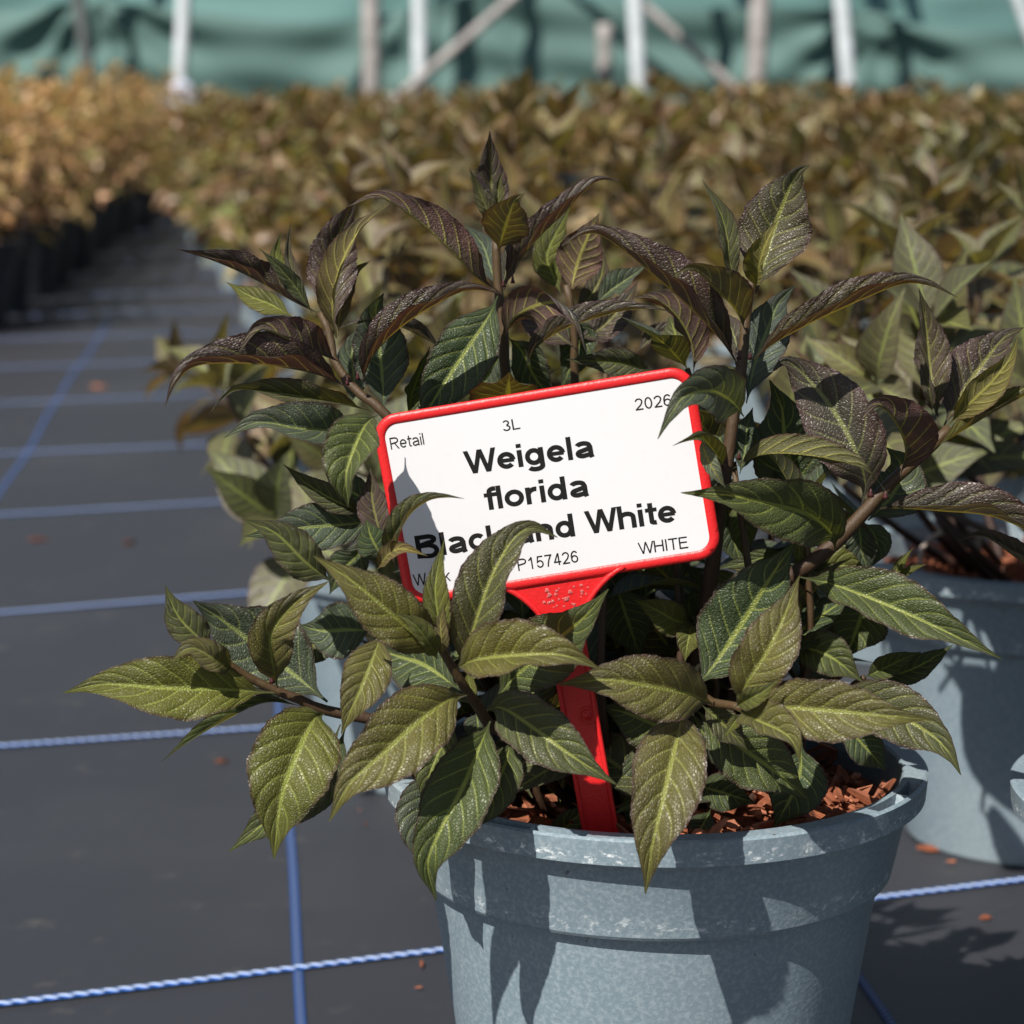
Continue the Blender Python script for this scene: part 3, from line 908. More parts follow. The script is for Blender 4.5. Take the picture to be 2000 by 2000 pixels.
L('E', [(865, 985, 8.8), (770, 1010, 9.6), (600, 1130, 10.6), (400, 1310, 11.4), (225, 1470, 11.8), (118, 1668, 12.0)], 440, 14, 16, 'Y')
L('E', [(405, 640, 7.0), (350, 800, 7.8), (285, 960, 8.4), (230, 1080, 8.6), (183, 1198, 8.6)], 280, 12, 14, 'Y')
L('E', [(965, 1070, 8.2), (1060, 1060, 9.2), (1240, 1180, 10.0), (1420, 1310, 10.6), (1672, 1472, 11.0)], 350, 16, 14, 'K')
L('E', [(990, 1120, 8.0), (940, 1240, 9.0), (840, 1480, 10.0), (715, 1720, 10.6), (650, 1900, 10.8), (696, 2098, 10.6)], 400, 16, 14, 'G')
L('E', [(1100, 1210, 7.0), (1060, 1380, 8.0), (960, 1580, 8.8), (820, 1760, 9.2)], 270, 14, 14, 'G')
L('E', [(700, 1380, 6.0), (640, 1540, 6.8), (610, 1740, 7.4), (650, 1945, 7.6)], 310, 14, 14, 'GB')
L('E', [(790, 1110, 6.6), (730, 1250, 7.2), (660, 1420, 7.6), (624, 1595, 7.6)], 240, 14, 30, 'G')
L('E', [(1000, 1050, 6.4), (1090, 920, 6.2), (1300, 730, 6.8), (1490, 570, 7.8), (1625, 415, 8.2)], 400, 14, 12, 'G')
L('E', [(825, 960, 6.6), (640, 830, 5.6), (500, 780, 5.0), (330, 730, 4.6)], 370, 12, 12, 'D')
L('E', [(360, 640, 4.0), (220, 635, 4.2), (80, 640, 4.2), (-40, 610, 4.0)], 330, 12, 12, 'GB')
L('E', [(860, 860, 6.8), (880, 940, 7.4), (900, 1000, 7.6), (950, 1060, 7.6)], 70, 20, 20, 'YG')
L('E', [(910, 1080, 6.0), (920, 1140, 6.4), (920, 1180, 6.4), (930, 1230, 6.2)], 160, 14, 14, 'GB')
L('E', [(1250, 880, 5.0), (1220, 960, 5.2), (1190, 1030, 5.2), (1140, 1110, 5.2)], 130, 14, 14, 'D')
L('E', [(420, 1110, 4.0), (480, 1250, 4.6), (460, 1340, 5.0), (390, 1450, 5.2)], 130, 14, 60, 'K')
L('E', [(1330, 1850, 5.0), (1400, 1700, 5.4), (1480, 1620, 5.6), (1560, 1560, 5.6)], 170, 10, 10, 'G')
L('S', [(175, 1130, 7.4), (200, 960, 8.2), (260, 840, 8.6), (350, 770, 8.8), (440, 752, 8.8), (533, 758, 8.8)], 200, 98, 18, 'K')
L('S', [(90, 1120, 7.8), (150, 1040, 8.4), (220, 1010, 8.8), (348, 1045, 9.0)], 110, 60, 20, 'Y', 1)
L('S', [(130, 1070, 5.0), (90, 1000, 5.2), (60, 940, 5.2), (40, 860, 5.0)], 200, 14, 14, 'D')
L('S', [(140, 1010, 4.0), (100, 900, 4.0), (70, 760, 3.8), (60, 600, 3.6)], 190, 20, 20, 'P')
L('D', [(1520, 660, 6.0), (1370, 545, 6.6), (1210, 390, 7.0), (1032, 314, 7.2)], 250, 12, 16, 'K')

# ---- left low shoot
stem('D', [(1120, 1590, 1.0, 'I'), (850, 1440, 3.5, 'I'), (1480, 1345, 4.6), (1350, 1290, 4.8), (1215, 1240, 5.0), (1050, 1160, 5.2), (950, 1090, 5.4), (865, 1015, 5.5)], 0.00295, 0.00128, 30)
L('D', [(1220, 1225, 5.4), (1188, 1060, 6.2), (1190, 920, 6.6), (1320, 760, 6.6), (1498, 648, 6.4)], 270, 12, 25, 'Y')
L('D', [(1490, 1300, 4.4), (1330, 1170, 4.0), (1110, 1000, 3.8), (910, 850, 4.2), (765, 755, 4.8)], 520, 12, 12, 'GB')
L('D', [(880, 1020, 5.4), (790, 950, 5.8), (680, 830, 6.0), (613, 668, 6.0)], 220, 16, 22, 'K')
L('D', [(990, 1130, 5.8), (880, 1070, 6.6), (750, 1010, 7.0), (638, 1090, 7.2)], 190, 12, 40, 'Y')
L('D', [(1205, 1250, 5.2), (950, 1235, 6.0), (600, 1225, 6.6), (280, 1205, 6.8), (62, 1252, 6.8)], 400, 12, 30, 'YG')
L('D', [(1370, 1325, 4.2), (1150, 1305, 3.6), (920, 1410, 3.0), (720, 1530, 2.6), (592, 1625, 2.4)], 190, 24, 90, 'G')
L('D', [(1470, 1360, 5.4), (1415, 1400, 6.4), (1330, 1570, 7.4), (1240, 1820, 8.0), (1200, 2145, 8.2)], 500, 12, 12, 'YG')
L('D', [(1560, 1420, 4.6), (1470, 1620, 5.0), (1250, 1860, 5.4), (955, 2110, 5.6)], 300, 12, 12, 'G')
L('D', [(1590, 1430, 3.6), (1500, 1680, 4.0), (1380, 1850, 4.2), (1200, 2020, 4.2)], 220, 12, 12, 'D')
bud('D', 1190, 1195, 5.6, 0.0015)
# ---- left twig beside the label
stem('D', [(1080, 1560, -1.0, 'I'), (900, 1250, 1.0, 'I'), (1800, 310, 3.0), (1640, 270, 3.2), (1500, 180, 3.4)], 0.00246, 0.00104, 22)
L('D', [(1800, 325, 3.2), (1560, 345, 3.8), (1320, 365, 4.2), (1042, 408, 4.4)], 280, 14, 14, 'GB')
L('D', [(1700, 285, 3.4), (1560, 230, 4.0), (1400, 140, 4.2), (1250, 18, 4.2)], 160, 14, 30, 'K')
L('D', [(1780, 240, 2.0), (1640, 180, 1.6), (1540, 103, 1.4), (1460, 40, 1.2)], 200, 14, 14, 'D')
L('D', [(1700, 420, 1.5), (1640, 520, 1.2), (1560, 600, 1.0), (1500, 720, 0.8)], 210, 14, 14, 'D')
L('D', [(1500, 870, 2.0), (1440, 960, 2.4), (1370, 1050, 2.6), (1330, 1150, 2.6)], 220, 14, 14, 'D')


# ------------------------------------------------------------------ leaf shapes for the other shrubs
def template(seed, arch, fold, n=9, m=2):
    rng = random.Random(seed)
    V, UV, Fc = [], [], []
    for i in range(n + 1):
        u = i / n
        a = arch * u
        y = math.sin(a) / arch if arch > 1e-3 else u
        z = -(1 - math.cos(a)) / arch if arch > 1e-3 else 0
        w = prof(u) * 0.24
        for j in range(-m, m + 1):
            s = j / m
            V.append((s * w * math.cos(fold), y, z + abs(s) * w * math.sin(fold) + 0.03 * w * math.sin(u * 14 + seed)))
            UV.append((u, 0.5 + 0.5 * s))
    cols = 2 * m + 1
    for i in range(n):
        for j in range(cols - 1):
            a = i * cols + j
            Fc.append((a, a + 1, a + cols + 1, a + cols))
    return V, Fc, UV


TPL = [template(k, *af) for k, af in enumerate(((0.3, 0.35), (0.7, 0.3), (1.1, 0.25), (1.5, 0.4), (0.9, 0.6)))]
TPL_ME = [mesh('leaf', *t[:2], M_LEAF_BG, t[2]) for t in TPL]


def grow(seed, height=0.25, spread=0.115, nst=11, size=0.056, low=0.0, lean=None):
    """stems and leaf placements of one shrub, in the pot's frame"""
    rng = random.Random(seed)
    stems, leaves = [], []
    for s in range(nst):
        az = 2 * math.pi * (s + rng.uniform(-0.3, 0.3)) / nst * 1.0
        rad = spread * rng.uniform(0.25, 1.0) if s else 0.01
        hz = height * rng.uniform(0.72, 1.0) * (1 - 0.28 * (rad / spread) ** 2)
        if s and rng.random() < low:
            rad, hz = spread * rng.uniform(0.9, 1.1), height * rng.uniform(0.22, 0.45)
        b = Vector((0.02 * math.cos(az), 0.02 * math.sin(az), 0.125))
        tip = Vector((rad * math.cos(az), rad * math.sin(az), 0.13 + hz - 0.02))
        if lean and s % 2:  # alternate stems lean toward a point, put there to shade the pot
            tip = Vector((lean[0] + rng.uniform(-.075, .075), lean[1] + rng.uniform(-.055, .055), lean[2] + rng.uniform(-.03, .035)))
        mid = b.lerp(tip, 0.5) + Vector((0.02 * math.cos(az), 0.02 * math.sin(az), 0.0))
        P = catmull([b, mid, tip], 12)
        ls = []
        nn = rng.choice((5, 5, 6))
        rot = rng.uniform(0, 3.14)
        for k in range(nn):
            f = 0.16 + 0.84 * k / (nn - 1)
            i = min(11, int(f * 12))
            p = P[i].lerp(P[i + 1], f * 12 - i) if f < 1 else P[12]
            t = (P[min(i + 1, 12)] - P[i - 1]).normalized()
            top = k == nn - 1
            for q in range(2 if not top else 4):
                a2 = rot + k * math.pi / 2 + q * (math.pi if not top else math.pi / 2) + rng.uniform(-0.35, 0.35)
                e1 = t.orthogonal().normalized()
                e2 = t.cross(e1)
                out = e1 * math.cos(a2) + e2 * math.sin(a2)
                up = (1.1 if q % 2 else 2.2) if top else rng.uniform(0.25, 0.95)
                y = (out + t * up).normalized()
                nz = (t - y * t.dot(y)).normalized()
                if top and up > 2:
                    nz = -out - y * (-out).dot(y)
                    nz.normalize()
                x = y.cross(nz).normalized()
                sz = size * (rng.uniform(0.55, 0.8) if top else rng.uniform(0.75, 1.15))
                R = Matrix((x, y, nz)).transposed().to_4x4()
                Mx = Matrix.Translation(p) @ R @ Matrix.Scale(sz, 4)
                ls.append((Mx, rng.choice((0, 0, 4)) if top else rng.choice((0, 1, 1, 2, 2, 3, 4)), rng.random()))
        stems.append(P)
        leaves.append(ls)
    return stems, leaves


def stem_me(P):
    V, Fc, UV = tube([P[0], P[4], P[8], P[12]], [0.0028, 0.0011], 8, 5)
    return mesh('stem', V, Fc, M_STEM, UV)


MULCH_LO = mulch_mesh(9)


def tone_for(style, r, rng):
    if style == 'tan':
        return (0.25 + 0.3 * rng.random(), 0.55, 0, 0.45 + 0.5 * rng.random())
    g = rng.random()
    return (0.25 + 0.60 * rng.random(), 0.10 + 0.42 * g, 0.45 * rng.random(), 0.10 + 0.28 * rng.random())


def near_shrub(loc, rz, seed, label, group=None, style='br', keep=None, green=0.0, **kw):
    """a shrub close enough for each leaf to be told apart"""
    r = empty('potted_shrub', loc, rz)
    tag(r, label, 'potted plant', group)
    obj('pot', POT_HI, r)
    m = obj('bark_mulch', MULCH_LO, r)
    rng = random.Random(seed + 99)
    st, lv = grow(seed, **kw)
    mw = Matrix.Translation(Vector(loc)) @ Matrix.Rotation(rz, 4, 'Z')
    for P, ls in zip(st, lv):
        ls2 = [l for l in ls if keep is None or keep(mw @ (l[0] @ Vector((0, 0.6, 0))))]
        if not ls2:
            continue
        s = obj('stem', stem_me(P), r)
        for Mx, ti, q in ls2:
            t = tone_for(style, q, rng)
            if green:
                t = (t[0] * (1 - green), t[1] * (1 - green * 0.6), t[2] + 0.3 * green, t[3] * (1 - green))
            o = obj('leaf', TPL_ME[ti], s, color=t)
            o.matrix_basis = Mx
    return r, m


def foliage_me(seed, material, **kw):
    st, lv = grow(seed, **kw)
    Vs, Fs, Us = [], [], []
    off = 0
    for ls in lv:
        for Mx, ti, q in ls:
            V, Fc, UV = TPL[ti]
            A = np.array(V) @ np.array(Mx.to_3x3()).T + np.array(Mx.translation)
            Vs.append(A); Us.append(np.array(UV))
            Fs += [tuple(i + off for i in f) for f in Fc]
            off += len(V)
    return mesh('foliage', np.concatenate(Vs), Fs, material, np.concatenate(Us)), st


def far_leaf_material(name, tan):
    """same leaf, pigment varied leaf by leaf inside one crown"""
    T = NT(name)
    co = T.coord()
    info = T.n('ShaderNodeObjectInfo')
    isl = T.n('ShaderNodeNewGeometry')
    r = isl.outputs['Random Per Island']
    ramp = T.n('ShaderNodeValToRGB')
    T.link(r, ramp.inputs[0])
    cr = ramp.color_ramp
    cols = ((0.0, (0.42, 0.26, 0.115)), (0.22, (0.50, 0.27, 0.155)), (0.45, (0.32, 0.25, 0.08)), (0.65, (0.52, 0.32, 0.19)), (0.85, (0.25, 0.25, 0.08)), (1.0, (0.44, 0.21, 0.125))) if tan else \
           ((0.0, (0.095, 0.115, 0.034)), (0.20, (0.185, 0.095, 0.055)), (0.40, (0.185, 0.165, 0.045)), (0.58, (0.085, 0.034, 0.026)), (0.78, (0.25, 0.155, 0.095)), (1.0, (0.125, 0.150, 0.046)))
    while len(cr.elements) < len(cols):
        cr.elements.new(0.5)
    for e, (p, c) in zip(cr.elements, cols):
        e.position = p
        e.color = c4(*c)
    uv = T.n('ShaderNodeUVMap').outputs[0]
    sx = T.n('ShaderNodeSeparateXYZ')
    T.link(uv, sx.inputs[0])
    av = T.math('ABSOLUTE', T.math('MULTIPLY_ADD', sx.outputs[1], 2.0, -1.0))
    col = T.mix(T.step(av, 0.05, 0.16, 0.6, 0.0), ramp.outputs[0], c4(0.24, 0.23, 0.07))
    col = T.mix(T.math('MULTIPLY', info.outputs['Random'], 0.25), col, c4(0.10, 0.09, 0.03))
    nz = T.noise(co, 220.0, 2.0)
    P = T.principled(col, 0.42, 0.5, T.bump(nz, 0.5, 0.001))
    tr = T.n('ShaderNodeBsdfTranslucent')
    T.link(T.mix(1.0, col, c4(1.6, 1.5, 0.7), 'MULTIPLY'), tr.inputs[0])
    mx = T.n('ShaderNodeMixShader')
    mx.inputs[0].default_value = 0.25
    T.link(P.outputs[0], mx.inputs[1])
    T.link(tr.outputs[0], mx.inputs[2])
    return T.done(mx.outputs[0])


M_FAR = far_leaf_material('far_leaf_brown', False)
M_FART = far_leaf_material('far_leaf_tan', True)
FAR = [foliage_me(200 + k, M_FAR, height=0.265, spread=0.155, nst=19, size=0.064, low=0.3) for k in range(6)]
FART = [foliage_me(300 + k, M_FART, height=0.30, spread=0.165, nst=28, size=0.044, low=0.25) for k in range(5)]


def far_stem_me(st):
    Vs, Fs, Us = [], [], []
    for P in st:
        V, Fc, UV = tube([P[0], P[6], P[12]], [0.0028, 0.0011], 5, 4, False)
        off = len(Vs)
        Vs += V; Us += UV
        Fs += [tuple(i + off for i in f) for f in Fc]
    return mesh('stems', Vs, Fs, M_STEM, Us)


FAR_ST = [far_stem_me(s) for _, s in FAR]
FART_ST = [far_stem_me(s) for _, s in FART]


def far_shrub(loc, rz, k, label, group, tan=False, sc=1.0):
    r = empty('potted_shrub', loc, rz)
    r.scale = (1, 1, sc)
    tag(r, label, 'potted plant', group)
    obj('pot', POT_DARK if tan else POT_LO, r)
    obj('bark_mulch', MULCH_LO, r)
    lib, sl = (FART, FART_ST) if tan else (FAR, FAR_ST)
    tag(obj('stems', sl[k % len(lib)], r), kind='stuff')
    tag(obj('foliage', lib[k % len(lib)][0], r), kind='stuff')
    return r


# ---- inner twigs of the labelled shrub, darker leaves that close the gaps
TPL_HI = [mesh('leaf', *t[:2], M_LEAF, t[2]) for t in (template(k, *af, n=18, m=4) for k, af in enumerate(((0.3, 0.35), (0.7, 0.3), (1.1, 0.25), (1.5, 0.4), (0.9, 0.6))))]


def to_px(p):
    q = p - cC
    z = q.dot(cF)
    return 1000 + FPX * q.x / z, 1000 - FPX * q.dot(cU) / z


def inside(p):
    x, y = to_px(p)
    if p.y < Y0 - 0.045 - (0.02 if p.z < 0.19 else 0):
        return False
    if math.hypot(p.x - HX, p.y - Y0) > 0.080 and p.z < 0.16:
        return False
    lo = 600 if 760 < x < 1420 else (720 + abs(x - 1090) * 0.15 if 640 < x < 1720 else 9999)
    hi = 1530 if 900 < x < 1640 else 1380
    return lo < y < hi and (p.y > 0.79 or y > 1230) and not (x > 1380 and y > 1340)


rngf = random.Random(77)
for sd_ in (501, 502, 503):
    st, lv = grow(sd_, height=(0.20, 0.13, 0.09)[sd_ - 501], spread=(0.085, 0.105, 0.10)[sd_ - 501], nst=13, size=0.047)
    for P, ls in zip(st, lv):
        ls = [l for l in ls if inside(HERO + l[0] @ Vector((0, 0.95, 0))) and inside(HERO + l[0] @ Vector((0, 0.4, 0)))]
        if len(ls) < 2:
            continue
        top = max((l[0].translation - P[0]).length for l in ls)
        k = max(3, min(12, int(12 * top / (P[12] - P[0]).length) + 1))
        V, Fc, UV = tube([P[0], P[k // 2], P[k]], [0.0022, 0.0010], 8, 6)
        so = obj('stem', mesh('stem', V, Fc, M_STEM, UV), hero)
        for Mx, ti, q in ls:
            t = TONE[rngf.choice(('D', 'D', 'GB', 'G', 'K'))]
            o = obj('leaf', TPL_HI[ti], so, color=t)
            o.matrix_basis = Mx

# ------------------------------------------------------------------ the bed behind and to the right
r2, m2 = near_shrub((0.268, 1.236, 0), 0.0, 41, 'shrub in grey pot with red bark mulch and a pale hoop behind the labelled pot', green=0.55,
                    height=0.215, spread=0.165, nst=18, size=0.066, lean=(-0.075, -0.155, 0.250), keep=lambda p: p.z > 0.222 and p.x > 0.125)
scatter_chips(m2, 90, 21, 0.0, 0.082, 0.137)
r3, m3 = near_shrub((0.265, 0.80, 0), 1.1, 43, 'potted shrub at the bed edge standing closest beside the labelled pot', green=0.5,
                    height=0.20, spread=0.11, nst=12, keep=lambda p: p.x > 0.178)
scatter_chips(m3, 40, 22, 0.0, 0.082, 0.137)
r4, m4 = near_shrub((-0.045, 1.36, 0), 0.0, 47, 'low green shrub in pot between the labelled plant and the empty aisle', green=0.6,
                    height=0.155, spread=0.15, nst=18, size=0.064, lean=(-0.02, -0.14, 0.19))
scatter_chips(m4, 40, 23, 0.0, 0.082, 0.137)
rng = random.Random(5)
near_spots, far_spots = [], []
y = 1.64
row = 0
while y < 7.9:
    x0 = -0.075 - 0.140 * (y - 1.66) + (0.085 * max(0.0, min(1.0, (6.6 - y) / 2.2)) if y > 1.9 else 0.0)
    j = 0
    while True:
        x = x0 + 0.325 * j + ((-0.05 if y > 3 else 0.06) if row % 2 else 0.0)
        if x > 0.215 * y + 0.25:
            break
        (near_spots if y < 2.75 else far_spots).append((x + rng.uniform(-.025, .025), y + rng.uniform(-.03, .03)))
        j += 1
    y += 0.345
    row += 1
GB = 'brown-green shrubs massed in the bed'
for k, (x, y) in enumerate(near_spots):
    near_shrub((x, y, 0), rng.uniform(0, 6.28), 60 + k, 'brown-green shrub in the front rows of the bed behind the labelled plant', 'shrubs in the front rows of the bed',
               height=rng.uniform(0.225, 0.262), spread=0.15, nst=18, size=0.062, low=0.22, green=0.5 if (x > 0.3 and y < 2.1) else 0.1)
for k, (x, y) in enumerate(far_spots):
    far_shrub((x, y, 0), rng.uniform(0, 6.28), k * 5 + 1, 'brown-green potted shrub in the far rows of the bed before the net', GB, sc=rng.uniform(0.94, 1.05))
# the bed across the aisle
y = 3.92
row = 0
while y < 8.0:
    for j in range(4):
        x = -0.87 - 0.070 * (y - 4.0) - 0.31 * j
        if x < -0.215 * y - 0.35:
            continue
        far_shrub((x + rng.uniform(-.02, .02), y + rng.uniform(-.03, .03), 0), rng.uniform(0, 6.28), row * 3 + j,
                  'orange-tan leaved potted shrub in the bed across the aisle', 'orange-tan shrubs across the aisle', True, rng.uniform(0.96, 1.06))
    y += 0.31
    row += 1

# pale hoop pushed into the mulch of the second pot
hp = [at_y(*q, 1.20) for q in ((1803, 1142), (1797, 1095), (1808, 1060), (1840, 1040), (1880, 1032), (1910, 1050))]
V, Fc, UV = tube([Vector((hp[0].x, hp[0].y, 0.128))] + hp + [Vector((hp[-1].x + 0.004, hp[-1].y + 0.02, 0.128))], [0.0014, 0.0014], 30, 8)
tag(obj('drip_hoop', mesh('drip_hoop', V, Fc, M_PALE, UV)), 'thin pale hoop of tube stuck in red bark mulch', 'tube')

# fallen bits of bark on the ground cover
for (px, py, s, rz) in ((193, 757, 1.6, 0.2), (505, 985, 1.3, 1.0), (76, 1056, 1.2, 0.5), (253, 1062, 1.1, 0.9), (823, 1888, 0.62, 1.75), (818, 1935, 0.4, 0.4), (433, 1491, 0.7, 0.6),
                        (1812, 1664, 1.5, -0.35), (1858, 1688, 0.6, 0.3), (320, 560, 1.6, 0.2), (1925, 1798, 0.7, 0.1), (715, 1615, 0.4, 1.0), (702, 1588, 0.35, 2.0)):
    p = ground(px, py)
    o = obj('bark_chip', CHIPS[int(px) % 10], None, (p.x, p.y, 0.0016))
    o.rotation_euler = (0.1, 0.06, rz)
    o.scale = (s, s, s)
    tag(o, 'orange-brown bark crumb lying on the black ground cover', 'bark chip', 'bark crumbs fallen on the ground cover')

# ------------------------------------------------------------------ plant label
sg_x, sg_z, sg_yaw, sg_lean, sg_roll, sg_w, sg_h = 0.0113, 0.2576, -0.05, 0.03, -0.1715, 0.1034, 0.0630
SG = Matrix.Translation((sg_x, 0.775, sg_z)) @ Matrix.Rotation(sg_yaw, 4, 'Z') @ Matrix.Rotation(sg_lean, 4, 'X') @ Matrix.Rotation(sg_roll, 4, 'Y')
SGI = SG.inverted()


def onsign(px, py):
    """photo pixel -> (x, z) on the face of the label"""
    o, d = SGI @ cC, SGI.to_3x3() @ ray(px, py)
    t = -o.y / d.y
    q = o + d * t
    return q.x, q.z


label_root = empty('plant_label', SG.translation)
label_root.matrix_world = SG
tag(label_root, 'white nursery label in red plastic frame on a red stake, pushed into the pot', 'plant label')


def rrect(w, h, r, n=8):
    out = []
    for cx, cz, a0 in ((w / 2 - r, h / 2 - r, 0), (-w / 2 + r, h / 2 - r, 90), (-w / 2 + r, -h / 2 + r, 180), (w / 2 - r, -h / 2 + r, 270)):
        for k in range(n + 1):
            a = math.radians(a0 + 90 * k / n)
            out.append((cx + r * math.cos(a), cz + r * math.sin(a)))
    return out


def slab(pts, y0, y1, bev=0.0):
    """extruded outline in the label's plane; y0 is the front (toward the reader)"""
    n = len(pts)
    V = [(x, y0, z) for x, z in pts] + [(x, y1, z) for x, z in pts]
    Fc = [tuple(range(n)), tuple(range(2 * n - 1, n - 1, -1))] + [(k, n + k, n + (k + 1) % n, (k + 1) % n) for k in range(n)]
    return V, Fc


ri = rrect(sg_w - 0.0015, sg_h - 0.0015, 0.0065)
V, Fc = slab(ri, -0.0002, 0.0016)
obj('back_plate', mesh('back_plate', V, Fc, M_RED, smooth=False), label_root)
# raised bead round the edge
ring = rrect(sg_w - 0.0036, sg_h - 0.0036, 0.0060, 10)
V, Fc = [], []
sd = 10
for k, (x, z) in enumerate(ring):
    x0, z0 = ring[k - 1]
    x1, z1 = ring[(k + 1) % len(ring)]
    t = Vector((x1 - x0, 0, z1 - z0)).normalized()
    nrm = Vector((t.z, 0, -t.x))
    for s in range(sd):
        a = 2 * math.pi * s / sd
        c = nrm * (0.0018 * math.cos(a)) + Vector((0, -1, 0)) * (0.0010 * math.sin(a) + 0.0002)
        V.append((x + c.x, c.y, z + c.z))
for k in range(len(ring)):
    for s in range(sd):
        a, b = k * sd + s, ((k + 1) % len(ring)) * sd + s
        a2, b2 = k * sd + (s + 1) % sd, ((k + 1) % len(ring)) * sd + (s + 1) % sd
        Fc.append((a, a2, b2, b))
obj('frame', mesh('frame', V, Fc, M_RED), label_root)
V, Fc = slab(rrect(sg_w - 0.0060, sg_h - 0.0060, 0.0048), -0.00065, -0.0002)
card = obj('card', mesh('card', V, Fc, M_WHITE, smooth=False), label_root)
# funnel and stake
zb = -sg_h / 2 + 0.002
cxs = onsign(1105, 1235)[0]
wt = 0.0058
lft = onsign(700 + .3882 * 700, 680 + .3882 * 1195)[0]
rgt = onsign(700 + .3882 * 1345, 680 + .3882 * 1112)[0]
zf = onsign(1090, 1232)[1]
outl = [(rgt, zb), (lft, zb)]
for k in range(1, 11):
    t = k / 10
    outl.append((lft + (cxs - wt - lft) * (1 - (1 - t) ** 1.5), zb + (zf - zb) * t ** 1.35))
zt = -0.150
outl += [(cxs - wt * 0.98, zt + 0.012), (cxs - 0.001, zt), (cxs + wt * 0.9, zt + 0.010)]
for k in range(10, 0, -1):
    t = k / 10
    outl.append((rgt + (cxs + wt - rgt) * (1 - (1 - t) ** 1.5), zb + (zf - zb) * t ** 1.35))
V, Fc = slab(outl, -0.0003, 0.0018)
stake = obj('stake', mesh('stake', V, Fc, M_RED, smooth=False), label_root)
for sgn in (-1, 1):
    path = []
    for k in range(0, 11):
        t = k / 10
        e = lft if sgn < 0 else rgt
        path.append(Vector((e + (cxs + sgn * (wt - 0.0006) - e) * (1 - (1 - t) ** 1.5), -0.0004, zb + (zf - zb) * t ** 1.35)))
    path.append(Vector((cxs + sgn * (wt - 0.0006), -0.0004, zt + 0.014)))
    V, Fc, UV = tube(path, [0.0011, 0.0008], 40, 6)
    obj('stake_rib', mesh('stake_rib', V, Fc, M_RED, UV), stake)
# moulded injection mark
bx_, bz_ = onsign(1148, 1397)
V, Fc = [], []
for (r, yy) in ((0.0032, -0.0003), (0.0030, -0.0010), (0.0024, -0.0010), (0.0022, -0.0005), (0.0014, -0.0006), (0.0011, -0.0015), (0.0003, -0.0017)):
    for s in range(20):
        a = 2 * math.pi * s / 20
        V.append((bx_ + r * math.cos(a), yy, bz_ + r * math.sin(a)))
for k in range(6):
    for s in range(20):
        a, b = k * 20 + s, k * 20 + (s + 1) % 20
        Fc.append((a, b, b + 20, a + 20))
obj('moulding_mark', mesh('moulding_mark', V, Fc, M_RED), stake)
# rain drops left on the red funnel
M_DROP = None
T = NT('water_drop')
Pd = T.principled(c4(0.85, 0.35, 0.33), 0.08, 0.6)
Pd.inputs['Transmission Weight'].default_value = 0.75
Pd.inputs['IOR'].default_value = 1.33
M_DROP = T.done(Pd.outputs[0])
rng = random.Random(31)


def drop_me(seed):
    r2_ = random.Random(seed)
    V, Fc = [], []
    for k in range(4):
        f = k / 3
        for s in range(10):
            a = 2 * math.pi * s / 10
            rr = math.cos(f * 1.35) * (1 + 0.18 * math.sin(3 * a + seed))
            V.append((rr * math.cos(a), -0.55 * math.sin(f * 1.5), rr * math.sin(a)))
    for k in range(3):
        for s in range(10):
            a, b = k * 10 + s, k * 10 + (s + 1) % 10
            Fc.append((a, b, b + 10, a + 10))
    Fc.append(tuple(30 + s for s in range(10)))
    return mesh('water_drop', V, Fc, M_DROP)


DROPS = [drop_me(k) for k in range(4)]
nd = 0
while nd < 30:
    px, py = rng.uniform(1040, 1195), rng.uniform(1122, 1190)
    # stay inside the funnel's outline
    if px > 1188 - (py - 1120) * 0.95 or px < 1030 + (py - 1140) * 0.9 or py < 1158 - (px - 1030) * 0.16:
        continue
    x, z = onsign(px, py)
    o = obj('water_drop', DROPS[nd % 4], stake, (x, -0.0003, z))
    s = rng.choice((0.0003, 0.0004, 0.0005, 0.0006, 0.0008))
    o.scale = (s, s * 0.7, s)
    nd += 1


# ---- lettering, drawn as strokes (capital height 1)
def arc(cx, cy, rx, ry, a0, a1, n=22):
    return [(cx + rx * math.cos(math.radians(a0 + (a1 - a0) * k / n)), cy + ry * math.sin(math.radians(a0 + (a1 - a0) * k / n))) for k in range(n + 1)]


